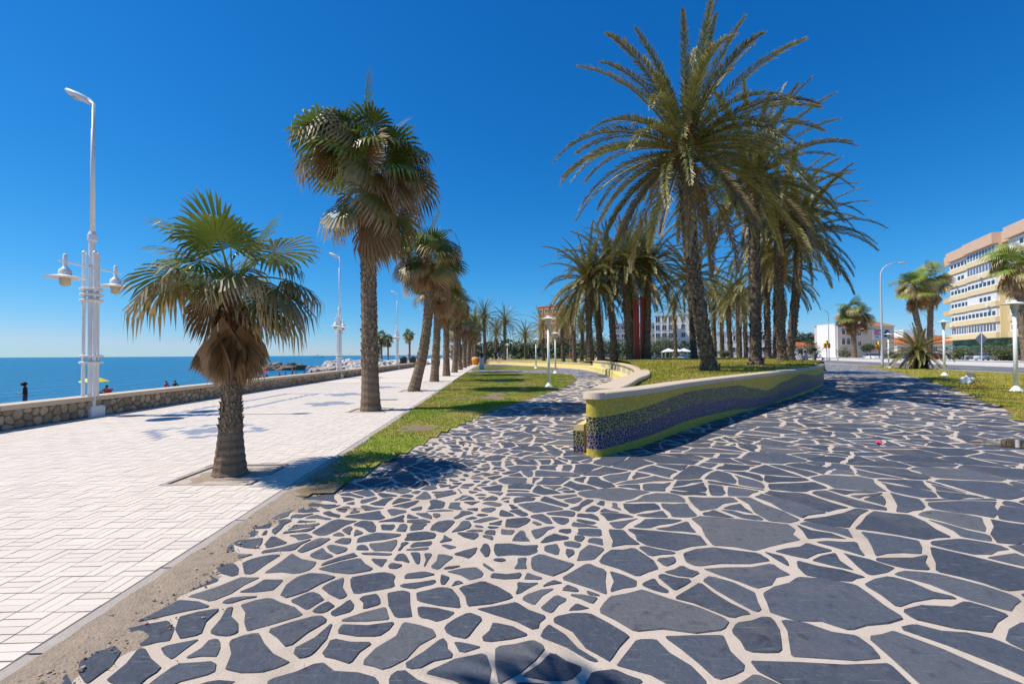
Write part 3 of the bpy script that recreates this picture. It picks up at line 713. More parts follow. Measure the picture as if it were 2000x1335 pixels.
def fan_leaf(lp, rb, th0, bend, droop, seed, spread=128, nseg=32, cup=.0):
    r = random.Random(seed); P, T = arc(lp, th0, bend, 6, 1.2); mb = MB()
    mb.tube(P, [.022 * (1 - .5 * i / 6) for i in range(7)], 4, .05, False)
    o = P[-1]; t = T[-1]; a2 = R(math.degrees(math.atan2(t.z, t.x)) - bend * .35); t = Vector((math.cos(a2), 0, math.sin(a2))); nn = Vector((-t.z, 0, t.x)); Y = Vector((0, 1, 0)); dp = R(2 * spread / nseg)
    dn = Vector((0, 0, -1))
    for k in range(nseg):
        ph = R(-spread + 2 * spread * (k + .5) / nseg); ln = rb * (1 - .28 * abs(ph / R(130)) ** 2) * r.uniform(.9, 1.06)
        d = t * math.cos(ph) + Y * math.sin(ph) * .92 - nn * cup * abs(math.sin(ph)); d.normalize(); w = (Y * math.cos(ph) - t * math.sin(ph)); pl = .012 * (1 if k % 2 else -1)
        dr = droop * r.uniform(.7, 1.25); vs = [o]; tt = [.25]
        for u, wf in ((.46, .46 * math.tan(dp / 2) * 1.02), (.74, .018 / rb * 1.5)):
            k2 = max(0, (u - .40) / .6); c = o + d * ln * (u - .34 * dr * k2 ** 1.6) + dn * ln * dr * .62 * k2 ** 1.7 + nn * pl
            h = w * (wf * ln); vs += [c - h, c + h]; tt += [.30 + u * .35 + r.uniform(-.05, .05)] * 2
        e = o + d * ln * (1 - .50 * dr) + dn * ln * dr * .80; vs.append(e); tt.append(r.uniform(.85, 1.0))
        mb.add(vs, [(0, 1, 2), (1, 3, 4, 2), (3, 5, 4)], tt)
    return mb
def trunk(path, rad, name, m, boots=8, bl=.07, step=.13, boot_from=0.0, parent=None, seed=1, flare=1.0, shag=1.0):
    r = random.Random(seed); P, L = smooth_path(path, max(8, int(sum((Vector(a) - Vector(b)).length for a, b in zip(path, path[1:])) / step))); n = len(P); mb = MB()
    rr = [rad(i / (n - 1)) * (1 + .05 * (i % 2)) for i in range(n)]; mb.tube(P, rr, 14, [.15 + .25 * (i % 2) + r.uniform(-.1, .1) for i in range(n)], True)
    for i in range(1, n - 1):
        if i / n < boot_from: continue
        d = (P[i + 1] - P[i - 1]).normalized(); a = d.cross(Vector((.3, 1, 0))).normalized(); b = d.cross(a)
        for j in range(boots):
            an = 2 * math.pi * (j + .5 * (i % 2) + r.uniform(-.42, .42)) / boots; q = a * math.cos(an) + b * math.sin(an); tg = -a * math.sin(an) + b * math.cos(an)
            w = rr[i] * math.pi / boots * r.uniform(.5, 1.15); h = step * r.uniform(.6, 1.5); l = bl * r.uniform(.1, 1.5) * shag; c = P[i] + q * rr[i] * .96 + d * step * r.uniform(-.4, .4)
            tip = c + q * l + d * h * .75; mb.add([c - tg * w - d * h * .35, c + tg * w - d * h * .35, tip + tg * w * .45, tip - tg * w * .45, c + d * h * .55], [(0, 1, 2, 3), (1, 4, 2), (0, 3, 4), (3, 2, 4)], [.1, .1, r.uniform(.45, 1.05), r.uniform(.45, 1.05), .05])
    return mb.build(name, m, parent)
# shared leaf meshes
DATE_TH = [84, 70, 55, 40, 24, 8, -8, -24, -40, -58]
DATE_BD = [18, 34, 48, 60, 66, 64, 54, 42, 34, 24]
DATE_MB = {(i, v): date_frond(4.7 if th < 70 else 4.4, th, DATE_BD[i] + 10 * v, 112, i * 10 + v, wid=.044) for i, th in enumerate(DATE_TH) for v in (0, 1)}
DATE_ME = {k: mb.mesh('frond', MT['date_frond'] if k[0] < 8 else MT['date_dry']) for k, mb in DATE_MB.items()}
DATE_LO = {(i, v): date_frond(4.7 if th < 70 else 4.4, th, DATE_BD[i] + 10 * v, 40, i * 10 + v, wid=.062) for i, th in enumerate(DATE_TH) for v in (0, 1)}
def frond_plan(n, r):
    out = []
    for i in range(n):
        u = (i + .5) / n; th = 88 - 134 * u ** .95 + r.uniform(-7, 7); k = min(range(len(DATE_TH)), key=lambda q: abs(DATE_TH[q] - th)); out.append((k, r.randint(0, 1), i * 2.39996 + r.uniform(-.25, .25), r.uniform(.86, 1.08)))
    return out
def heart(r0, h, r, n=46):
    mb = MB(); mb.lathe([(r0 * .9, -h * .75), (r0 * 1.5, -h * .3), (r0 * 1.75, 0), (r0 * 1.2, h * .35), (.05, h * .75)], 12, t=.15)
    for i in range(n):
        an = i * 2.4; z = -h * .6 + h * 1.1 * i / n; q = Vector((math.cos(an), math.sin(an), 0)); c = q * r0 * 1.35 + Vector((0, 0, z)); mb.tube([c, c + q * .18 + Vector((0, 0, .28))], [.06, .02], 4, [.2, .7], False)
    return mb
def fruit(r):
    mb = MB()
    for i in range(22):
        an = r.uniform(0, 6.28); q = Vector((math.cos(an), math.sin(an), 0)); e = r.uniform(.5, 1.0); z = r.uniform(.6, 1.25); p = [Vector((0, 0, .1)), q * .25 * e + Vector((0, 0, z * .7)), q * .6 * e + Vector((0, 0, z)), q * .85 * e + Vector((0, 0, z * .8))]
        mb.tube(p, [.022, .02, .016, .01], 4, [.4, .6, .8, .9], False)
        for k in range(9):
            d = Vector((r.uniform(-.3, .3), r.uniform(-.3, .3), r.uniform(-.5, -.1))) + q * .25; b = p[2].lerp(p[3], r.random()); mb.tube([b, b + d], [.012, .006], 3, [.8, 1], False)
    return mb
FAR_DATE = []
def far_date_crown(k):
    while len(FAR_DATE) <= k:
        r = random.Random(50 + len(FAR_DATE)); mb = MB()
        for i, v, az, sc in frond_plan(46, r): mb.merge(DATE_LO[(i, v)], Matrix.Rotation(az, 4, 'Z') @ Matrix.Scale(sc, 4), 0 if i < 8 else 1)
        mb.merge(heart(.24, .9, r, 20), Matrix.Identity(4), 1); FAR_DATE.append(mb.mesh('crown', [MT['date_frond'], MT['date_dry']]))
    return FAR_DATE[k]
HEART_ME = None; FRUIT_ME = None
def date_palm(label, bx, Y, cx, cy, zb, sc=1.0, near=True, n=62, seed=0, r0=.21, group='date palms on the mound', bend=0.0):
    global HEART_ME, FRUIT_ME
    r = random.Random(100 + seed); X = xat(bx, Y); dx = xat(cx, Y) - X; zc = zat(cx, cy, Y); zb = hz(X, Y) if zb is None else zb; H = zc - zb
    T = thing('date_palm', label, 'palm tree', (X, Y, zb - .03), 0, group)
    path = [(0, 0, 0), (dx * .30 + bend, 0, H * .25), (dx * .62 + bend, .05, H * .5), (dx * .88 + bend * .5, .05, H * .78), (dx, 0, H)]
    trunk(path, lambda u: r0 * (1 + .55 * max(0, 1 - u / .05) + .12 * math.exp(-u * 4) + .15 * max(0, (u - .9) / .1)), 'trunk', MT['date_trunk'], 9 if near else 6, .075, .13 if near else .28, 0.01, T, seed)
    if near:
        if HEART_ME is None: HEART_ME = heart(.24, .95, r).mesh('crown_heart', MT['fibre']); FRUIT_ME = fruit(r).mesh('fruit_stalks', MT['fibre'])
        h = link('crown_heart', HEART_ME, T, (dx, 0, H)); h.scale = (sc, sc, sc); f = link('fruit_stalks', FRUIT_ME, T, (dx, 0, H), r.uniform(0, 6)); f.scale = (sc, sc, sc)
        for i, v, az, s in frond_plan(n, r):
            o = link('frond', DATE_ME[(i, v)], T, (dx + .15 * sc * math.cos(az), .15 * sc * math.sin(az), H + .25 * sc * (1 - i / 5)), az); o.scale = (sc * s,) * 3; o.rotation_euler.x = r.uniform(-.25, .25)
    else:
        o = link('crown', far_date_crown(seed % 3), T, (dx, 0, H), r.uniform(0, 6)); o.scale = (sc,) * 3
    return T
# ---- fan palms
FAN = {}
for v in range(3):
    for k, (th, bd, dr, lp, rb, sp, m) in dict(top=(80, 14, .10, .60, .95, 120, 'fan_green'), up=(56, 28, .22, .70, .93, 125, 'fan_green'), mid=(28, 34, .36, .78, .92, 125, 'fan_green'), out=(6, 30, .62, .80, .93, 115, 'fan_half'),
                                               low=(-20, 24, .70, .76, .90, 105, 'fan_half'), hang=(-48, 24, .8, .8, .80, 90, 'fan_dead'), skirt=(-38, 52, .22, .34, .95, 36, 'fan_dead')).items():
        mb = fan_leaf(lp * (1 + .08 * (v - 1)), rb, th + 6 * (v - 1), bd, dr * (1 + .15 * (v - 1)), hash(k) % 97 if False else v * 13 + len(k) * 7 + int(th), sp, 32, .12 if k in ('skirt', 'hang') else .05)
        FAN[(k, v)] = (mb, mb.mesh('leaf', MT[m]), m)
def fan_plan(r, n, full=1.0):
    out = []
    for i in range(n):
        u = (i + .5) / n; k = 'top' if u < .13 else 'up' if u < .32 else 'mid' if u < .52 else 'out' if u < .70 else 'low' if u < .85 else 'hang'
        out.append((k, r.randint(0, 2), i * 2.39996 + r.uniform(-.3, .3), r.uniform(.85, 1.12)))
    return out
def strands(r, n, R0):
    mb = MB()
    for i in range(n):
        an = r.uniform(0, 6.28); q = Vector((math.cos(an), math.sin(an), 0)); e = r.uniform(.7, 1.25) * R0; p = [Vector((0, 0, 0)), q * .35 * e + Vector((0, 0, .55 * e)), q * .8 * e + Vector((0, 0, .72 * e)), q * 1.1 * e + Vector((0, 0, .35 * e)), q * 1.2 * e + Vector((0, 0, -.15 * e))]
        pp, _ = smooth_path(p, 10); mb.tube(pp, [.014 * (1 - .07 * k) for k in range(10)], 4, .7, False)
        for k in range(14):
            b = pp[r.randint(4, 9)]; mb.tube([b, b + Vector((r.uniform(-.12, .12), r.uniform(-.12, .12), -r.uniform(.15, .5)))], [.006, .003], 3, .9, False)
    return mb
FAR_FAN = []
def far_fan_crown(k):
    while len(FAR_FAN) <= k:
        r = random.Random(80 + len(FAR_FAN)); mb = MB(); ix = dict(fan_green=0, fan_half=1, fan_dead=2)
        for kk, v, az, s in fan_plan(r, 32) + [('skirt', r.randint(0, 2), r.uniform(0, 6.28), 1.0) for _ in range(10)]:
            m = FAN[(kk, v)]; mb.merge(m[0], Matrix.Translation((0, 0, r.uniform(-.8, .5))) @ Matrix.Rotation(az, 4, 'Z') @ Matrix.Rotation(r.gauss(0, .4), 4, 'X') @ Matrix.Scale(s, 4), ix[m[2]])
        FAR_FAN.append(mb.mesh('crown', [MT['fan_green'], MT['fan_half'], MT['fan_dead']]))
    return FAR_FAN[k]
def fan_palm(label, x, y, H, sc, zb=0.0, near=True, n=50, seed=0, lean=(0, 0), r0=.18, skirt=0, group='fan palms along the promenade', bend=.0, spread=1.0, leaves=None, boot_from=.18, bt=(12, .040, .10)):
    r = random.Random(300 + seed); T = thing('fan_palm', label, 'palm tree', (x, y, zb - .03), 0, group)
    path = [(0, 0, 0), (lean[0] * .45 + bend, lean[1] * .3, H * .3), (lean[0] * .85 + bend, lean[1] * .65, H * .65), (lean[0], lean[1], H)]
    trunk(path, lambda u: r0 * (1 + (.42 if H > 4 else 1.25) * math.exp(-u * H * 1.7) + .04 * math.sin(u * 9)), 'trunk', MT['fan_trunk'], bt[0] if near else 6, bt[1], bt[2] if near else .25, boot_from, T, seed)
    if near:
        plan = leaves or fan_plan(r, n)
        for k, v, az, s in plan:
            o = link('leaf', FAN[(k, v)][1], T, (lean[0] + .08 * math.cos(az), lean[1] + .08 * math.sin(az), H + (0 if leaves else r.uniform(-.75, .55) * sc)), az); o.scale = (sc * s,) * 3; o.rotation_euler = (r.uniform(-.35, .35) if leaves else r.gauss(0, .5), 0 if leaves else r.gauss(0, .18), az)
        for i in range(skirt):
            an = i * 2.4 + r.uniform(-.3, .3); o = link('dead_leaf', FAN[('skirt', i % 3)][1], T, (lean[0] + r0 * .8 * math.cos(an), lean[1] + r0 * .8 * math.sin(an), H - r.uniform(.36, .62 if leaves else .9) * sc), an); o.scale = (sc * r.uniform(.8, 1.0) * (1.0 if leaves else .8),) * 3; o.rotation_euler.x = r.uniform(-.25, .25)
        if not leaves: strands(r, 5, 1.0 * sc).build('flower_stalks', MT['fan_dead'], T, (lean[0], lean[1], H))
    else:
        o = link('crown', far_fan_crown(seed % 3), T, (lean[0], lean[1], H), r.uniform(0, 6)); o.scale = (sc * spread, sc * spread, sc)
    return T
# the small fan palm in front: leaves set one by one (direction in the picture, depth)
W1 = [('top', 1, 250, 1.0), ('top', 0, 20, .95), ('top', 2, 130, .85), ('up', 0, 172, 1.02), ('up', 1, 12, 1.0), ('up', 2, 285, .92), ('up', 1, 80, .95), ('mid', 0, 205, .95), ('mid', 2, 330, .95), ('mid', 1, 110, 1.0), ('mid', 1, 262, .82), ('out', 1, 184, 1.12),
      ('out', 0, 352, 1.0), ('out', 2, 300, .8), ('out', 0, 60, 1.0), ('out', 1, 140, 1.0), ('low', 1, 356, 1.0), ('low', 0, 335, .85), ('low', 1, 268, .50), ('out', 2, 20, .9), ('mid', 0, 160, .9), ('out', 1, 215, .85), ('up', 2, 230, .9), ('low', 0, 90, .9), ('hang', 0, 215, .6), ('hang', 1, 150, .7)]
x, y = FANS[0]
fan_palm('small fan palm nearest the camera, brown skirt of dead leaves on its trunk', x, y, 2.70, .84, seed=1, r0=.098, skirt=44, leaves=[(k, v, R(a), s) for k, v, a, s in W1], lean=(.03, 0), boot_from=.22, bt=(17, .022, .05))
x, y = FANS[1]; fan_palm('tallest fan palm of the promenade row, straight scaly trunk and bushy crown', x, y, 7.25, 1.36, seed=2, n=56, r0=.215, lean=(-.08, 0), skirt=5)
x, y = FANS[2]; fan_palm('third fan palm of the promenade row, its trunk leaning at the base', x, y, 6.3, 1.12, seed=3, n=44, r0=.20, lean=(.62, 0), bend=.18, skirt=4)
x, y = FANS[3]; fan_palm('fourth fan palm of the promenade row, close behind the leaning one', x, y, 6.0, 1.1, seed=4, n=40, r0=.21, lean=(.25, 0), skirt=6)
ORD = ['fifth', 'sixth', 'seventh', 'eighth', 'ninth', 'tenth', 'eleventh', 'twelfth']
for k in range(4, 12):
    x, y = FANS[k]; fan_palm(ORD[k - 4] + ' fan palm from the camera in the row along the promenade', x, y, 5.6 + .5 * ((k * 7) % 3) / 2, 1.18 + .1 * (k % 2), near=False, seed=k, r0=.22, lean=(.2 * ((k % 3) - 1), 0))
fan_palm('fan palm beside the camera, out of view, shading the nearest slates', -3.85, .42, 5.6, 1.15, near=False, seed=20, lean=(.1, .2), r0=.19)
for i, (px, py, Y, lab) in enumerate(((745, 655, 108, 'leftmost small fan palm on the distant seaside plaza'), (758, 660, 118, 'second small fan palm from the left on the distant plaza'), (800, 652, 104, 'lone round fan palm standing right of the far lamp post'), (740, 676, 150, 'tiny fan palm low behind the far plaza pair'))):
    X = xat(px, Y); zc = zat(px, py, Y); fan_palm(lab, X, Y, max(2.5, zc - .3), 1.05, zb=-.03, near=False, seed=30 + i, r0=.2, group='fan palms on the far plaza')
# right hand fan palms
def fp_px(label, bx, Y, cx, cy, sc, seed, zb=0.0, r0=.24, near=False):
    X = xat(bx, Y); dx = xat(cx, Y) - X; fan_palm(label, X, Y, zat(cx, cy, Y) - zb, sc, zb=zb, near=near, seed=seed, lean=(dx, 0), r0=r0, group='fan palms by the road', boot_from=.02)
fp_px('left leaning trunk of the fan palm pair behind the spiky bush', 1816, 74, 1785, 560, 2.2, 41, r0=.38)
fp_px('right upright trunk of the fan palm pair behind the spiky bush', 1814, 76, 1820, 548, 2.2, 42, r0=.38)
fp_px('fan palm cut by the right edge before the yellow apartments', 2006, 52, 1992, 510, 2.0, 43, r0=.34)
fp_px('fan palm with brown skirt in front of the white villa', 1668, 92, 1668, 612, 2.3, 44, r0=.42)
# ---- date palms
date_palm('largest date palm, nearest on the mound with a thick curved trunk', 1386, 17.0, 1340, 292, None, 1.02, n=84, seed=1, r0=.22, bend=-.05)
date_palm('second date palm on the mound, just right of the largest', 1476, 21.0, 1478, 350, None, .90, n=64, seed=2)
date_palm('left one of the twin date palms at the right of the mound', 1527, 26.0, 1524, 425, None, .88, n=58, seed=3, r0=.2)
date_palm('right one of the twin date palms at the right of the mound', 1541, 27.0, 1566, 455, None, .88, n=58, seed=4, r0=.2)
for i, (bx, Y, cx, cy, lab) in enumerate(((1152, 33, 1150, 545, 'leftmost date palm of the cluster round the red sculpture'), (1174, 35, 1166, 560, 'date palm second from the left in the sculpture cluster'), (1200, 33.5, 1192, 520, 'date palm in the middle left of the sculpture cluster'),
                                          (1230, 32.5, 1222, 508, 'date palm just left of the red sculpture posts'), (1240, 36, 1236, 535, 'slim date palm behind the red sculpture, half hidden'), (1263, 33, 1268, 520, 'date palm just right of the red sculpture posts'),
                                          (1356, 37, 1350, 540, 'slim date palm left behind the largest trunk'), (1500, 36, 1500, 520, 'dark slim date palm between the second palm and twins'), (1515, 37.5, 1520, 540, 'dark slim date palm hard against the twin trunks'))):
    date_palm(lab, bx, Y, cx, cy, None, .82, n=50, seed=10 + i, r0=.2)
for i, (bx, Y, cx, cy, lab) in enumerate(((1396, 55, 1394, 575, 'far date palm right of the largest trunk, first of five'), (1411, 60, 1410, 600, 'far date palm right of the largest trunk, second of five'), (1427, 52, 1424, 590, 'far date palm right of the largest trunk, third of five'), (1444, 48, 1444, 575, 'far date palm right of the largest trunk, fourth of five'), (1457, 62, 1456, 600, 'far date palm right of the largest trunk, fifth of five'),
                                          (986, 85, 986, 628, 'lone round headed date palm above the middle of the low wall'), (948, 78, 946, 620, 'date palm at the end of the fan palm row'), (968, 100, 970, 650, 'short date palm left behind the lone round headed one'), (1026, 96, 1026, 655, 'small date palm right of the lone round headed one'),
                                          (1062, 75, 1060, 640, 'date palm left of the tall near lamp post head'), (1100, 66, 1098, 632, 'date palm right of the near pair of lamp posts'), (1122, 58, 1120, 610, 'date palm under the left cluster crowns, left one'), (1136, 70, 1138, 640, 'date palm under the left cluster crowns, right one'), (1320, 70, 1318, 600, 'far date palm before the white apartment block'),
                                          (930, 88, 928, 632, 'farthest date palm over the end of the promenade'))):
    date_palm(lab, bx, Y, cx, cy, None if inside(xat(bx, Y), Y, PLANT) else 0.0, .86, near=False, seed=30 + i, r0=.23, group='far date palms')
# ================================================================== lamps
def sea_lamp(label, y, detail=True):
    T = thing('street_lamp', label, 'street lamp', (wall_x(y) - .12, y, 0), math.atan(.04), 'white lamp posts along the sea wall'); m = MT['white_metal']
    MB().box((0, 0, .13), (.40, .44, .26)).box((0, 0, .275), (.34, .38, .03)).build('plinth', m, T)
    MB().tube([(0, 0, .29), (0, 0, 4.75)], .075, 12).lathe([(.085, 4.72), (.105, 4.76), (.105, 4.9), (.06, 5.0)], 12).build('main_post', m, T, smooth=False)
    MB().tube([(0, 0, 4.95), (0, 0, 8.5)], [.06, .045], 10).build('mast', m, T, smooth=True)
    for dx, dy in ((-.14, -.08), (.14, -.08), (0, .19)): MB().tube([(dx, dy, .29), (dx, dy, 4.35)], .042, 10).lathe([(.042, 4.35), (.05, 4.37), (.05, 4.42), (.02, 4.46)], 10, (dx, dy, 0)).build('side_post', m, T)
    for z in (1.45, 1.62, 3.12, 3.27, 3.42): MB().lathe([(.24, z - .03), (.255, z - .02), (.255, z + .02), (.24, z + .03)], 16).build('clamp_ring', m, T)
    for s in (-1, 1):
        a = MB().tube([(0, s * .06, 4.02), (0, s * 1.0, 4.02)], [.028, .018], 8).build('arm', m, T); yy = s * .78
        la = MB().lathe([(.03, 4.22), (.045, 4.2), (.05, 4.0), (.04, 3.92), (.07, 3.86), (.12, 3.82), (.135, 3.74), (.13, 3.66)][::-1], 16, (0, yy, 0)).build('lantern', m, T, smooth=True)
        MB().lathe([(.40, 3.605), (.41, 3.615), (.13, 3.69), (.11, 3.69)], 28, (0, yy, 0)).build('shade', m, la, smooth=False)
        MB().lathe([(.05, 3.40), (.11, 3.44), (.115, 3.62)], 14, (0, yy, 0)).build('glass', MT['glass_lamp'], la, smooth=True)
    h = MB(); P = [(0, 0, 8.46), (-.12, 0, 8.56), (-.35, 0, 8.68), (-.62, 0, 8.80), (-.72, 0, 8.84)]
    vs = []; W = [.05, .12, .17, .15, .06]; Hh = [.05, .085, .09, .075, .02]
    for (x, y_, z), w, hh in zip(P, W, Hh):
        for an in range(10): a = 2 * math.pi * an / 10; vs.append((x + .25 * hh * math.sin(a), w * math.cos(a), z + hh * math.sin(a)))
    h.add(vs, [(i * 10 + j, i * 10 + (j + 1) % 10, (i + 1) * 10 + (j + 1) % 10, (i + 1) * 10 + j) for i in range(4) for j in range(10)] + [tuple(range(10)), tuple(reversed(range(40, 50)))])
    hd = h.build('lamp_head', m, T, smooth=True); MB().lathe([(.03, 0), (.10, .02), (.12, .05)], 14, (-.4, 0, 8.59)).build('lamp_glass', MT['glass_lamp'], hd)
    return T
sea_lamp('nearest tall white lamp post with two lanterns, at the left by the sea wall', 12.45)
sea_lamp('second white lamp post along the sea wall, between the two near fan palms', 32.5)
sea_lamp('third white lamp post along the sea wall, beyond the tall fan palm', 52)
sea_lamp('faint fourth white lamp post farthest along the sea wall', 72)
def mushroom(label, px, py, H, Y=None, group='white mushroom lamp posts'):
    x, y = gp(px, py) if Y is None else (xat(px, Y), Y); T = thing('lamp_post', label, 'lamp post', (x, y, .0), 0, group); m = MT['white_metal']
    MB().lathe([(.22, 0), (.22, .03), (.10, .20), (.075, .24)], 18).build('base', m, T, smooth=False)
    MB().tube([(0, 0, .2), (0, 0, H - .50)], [.072, .062], 14).build('pole', m, T, smooth=True)
    MB().lathe([(.065, H - .52), (.085, H - .42), (.12, H - .26), (.13, H - .12), (.12, H - .10)], 16).build('lantern', MT['greyb'], T, smooth=True)
    MB().lathe([(.12, H - .13), (.40, H - .13), (.41, H - .12), (.20, H - .06), (.09, H - .04), (.085, H), (.05, H + .03)], 26).build('hat', m, T)
for a in (('tallest mushroom lamp post on the near lawn strip corner', 1072, 757, 3.42), ('second mushroom lamp post, just right behind the tallest one', 1085, 729, 3.45), ('mushroom lamp post left behind the pair, on the second lawn', 1047, 719.5, 3.4), ('mushroom lamp post far back before the low yellow wall', 991, 711.5, 3.3),
          ('mushroom lamp post by the statue at the end of the lawn', 943, 709, 3.5), ('large mushroom lamp post at the right edge on the roadside lawn', 1985, 765, 3.62), ('middle mushroom lamp post on the roadside lawn', 1845, 734, 3.72), ('mushroom lamp post beside the tall road light, before the posters', 1736, 718.5, 3.55)): mushroom(*a)
def road_light(label, px, Y, H, s=1, reach=2.3, posters=False):
    T = thing('road_light', label, 'street light', (xat(px, Y), Y, 0), 0, 'curved road lights'); m = MT['lightgrey']
    P = [(0, 0, 0), (0, 0, H * .5), (0, 0, H - 1.3), (s * .25, 0, H - .5), (s * .8, 0, H - .08), (s * reach * .75, 0, H + .1)]; pp, _ = smooth_path(P, 24)
    MB().tube(pp, [.13 - .075 * k / 23 for k in range(24)], 10).build('pole', m, T, smooth=True)
    MB().lump((s * reach, 0, H + .1), (.45, .16, .10), 2, 0).build('lamp_head', m, T, smooth=True)
    if posters:
        for sd, w, mt in ((-1, .85, 'poster_a'), (1, .80, 'poster_b')):
            x0 = sd * (.12 + w / 2); z0 = 3.55 if sd < 0 else 3.62
            b = MB().box((x0, -.02, z0), (w, .03, 1.15 if sd < 0 else 1.0)).build('poster', MT['white'], T)
            if sd < 0:
                for k in range(4): MB().add([(x0 - .33 + .04 * (k % 2), -.04, z0 + .42 - .17 * k), (x0 + .34 - .07 * (k % 3), -.04, z0 + .42 - .17 * k), (x0 + .34 - .07 * (k % 3), -.04, z0 + .53 - .17 * k), (x0 - .33 + .04 * (k % 2), -.04, z0 + .53 - .17 * k)], [(0, 1, 2, 3)]).build('pink_print', MT['pink'], b)
                MB().add([(x0 - .25, -.04, z0 - .42), (x0, -.04, z0 - .22), (x0 + .27, -.04, z0 - .4), (x0 + .05, -.04, z0 - .33)], [(0, 3, 2, 1)]).build('dark_print', MT['dark'], b)
            else:
                MB().add([(x0 + .33 * math.cos(math.pi * k / 12), -.04, z0 - .38 + .78 * math.sin(math.pi * k / 12)) for k in range(13)], [tuple(range(13))]).build('dark_print', MT['hair'], b)
                MB().add([(x0 + .13 * math.cos(math.pi * k / 8), -.046, z0 + .1 + .2 * math.sin(math.pi * k / 8)) for k in range(16)], [tuple(range(16))]).build('pale_print', MT['skin'], b)
        a = MB().tube([(0, 0, 3.9), (-.9, 0, 4.15), (-2.1, 0, 4.12)], .04, 6).build('sign_arm', MT['dark'], T)
        MB().tube([(-2.15, -.06, 4.12), (-2.15, -.03, 4.12)], .26, 16).build('round_sign', MT['red'], a); MB().box((-2.15, -.07, 4.12), (.36, .01, .09)).build('sign_bar', MT['white'], a)
road_light('tall grey road light with curved arm and two posters on its pole', 1723, 49, 11.0, 1, 2.3, True)
road_light('road light whose head shows left of the fan palm pair', 1812, 98, 9.8, -1, 4.2)
road_light('thin white road light left of the white villa', 1619, 96, 10.6, -1, 1.6)
def signals(label, px, Y, z):
    T = thing('traffic_light', label, 'traffic light', (xat(px, Y), Y, 0), 0, 'yellow traffic lights'); MB().tube([(0, 0, -.02), (0, 0, z + .6)], .07, 8).build('pole', MT['dark'], T)
    for dx, dz in ((-.42, 0), (.42, 0), (0, .55)):
        h = MB().box((dx, -.05, z + dz), (.36, .3, .95)).build('signal_head', MT['orange'] if dx else MT['yellow'], T)
        for k in range(3): MB().tube([(dx, -.21, z + dz - .28 + .28 * k), (dx, -.24, z + dz - .28 + .28 * k)], .10, 10).build('lens', MT['dark'], h)
signals('yellow traffic light cluster left of the white villa', 1615, 92, 3.0); signals('yellow traffic light partly behind the tall road light pole', 1717, 86, 2.6)
T = thing('diamond_road_sign', 'grey back of a diamond road sign before the yellow apartments', 'road sign', (xat(1917, 62), 62, 0))
MB().tube([(0, 0, -.02), (.08, 0, 4.1)], .06, 8).build('post', MT['lightgrey'], T); MB().add([(-.85 + .08, .05, 3.35), (.08, .05, 2.5), (.93, .05, 3.35), (.08, .05, 4.2), (-.85 + .08, .09, 3.35), (.08, .09, 2.5), (.93, .09, 3.35), (.08, .09, 4.2)], [(0, 1, 2, 3), (7, 6, 5, 4), (0, 4, 5, 1), (1, 5, 6, 2), (2, 6, 7, 3), (3, 7, 4, 0)]).build('panel', MT['grey'], T)
# ---- red sculpture
Ys = 33.3; T = thing('red_sculpture', 'tall rust red steel sculpture of two posts rising through the palms', 'sculpture', (xat(1250, Ys), Ys, hz(xat(1250, Ys), Ys) - .05)); T.scale = (.9, .9, .9)
for dx, h in ((-.27, 4.6), (.27, 5.2)): MB().box((dx, 0, h / 2), (.40, .40, h), taper=.9).build('post', MT['red_rust'], T)
MB().box((.32, 0, 6.85), (.22, .22, 3.3), taper=.8).build('upper_post', MT['red_rust'], T)
MB().lathe([(.20, 4.6), (.32, 5.0), (.32, 5.05), (.1, 5.05)], 8, (-.27, 0, 0)).build('flared_cap', MT['red_rust'], T); f = MB().lathe([(.12, 8.4), (.30, 9.15), (.28, 9.2), (.1, 9.2)], 10, (.4, 0, 0)).build('funnel', MT['red_rust'], T)
MB().tube([(.4, 0, 9.1), (.48, 0, 9.9), (.62, 0, 10.4)], [.10, .09, .09], 8).build('neck', MT['red_rust'], T); MB().box((.88, 0, 10.5), (.62, .3, .28), .1).build('head', MT['wood'], T)
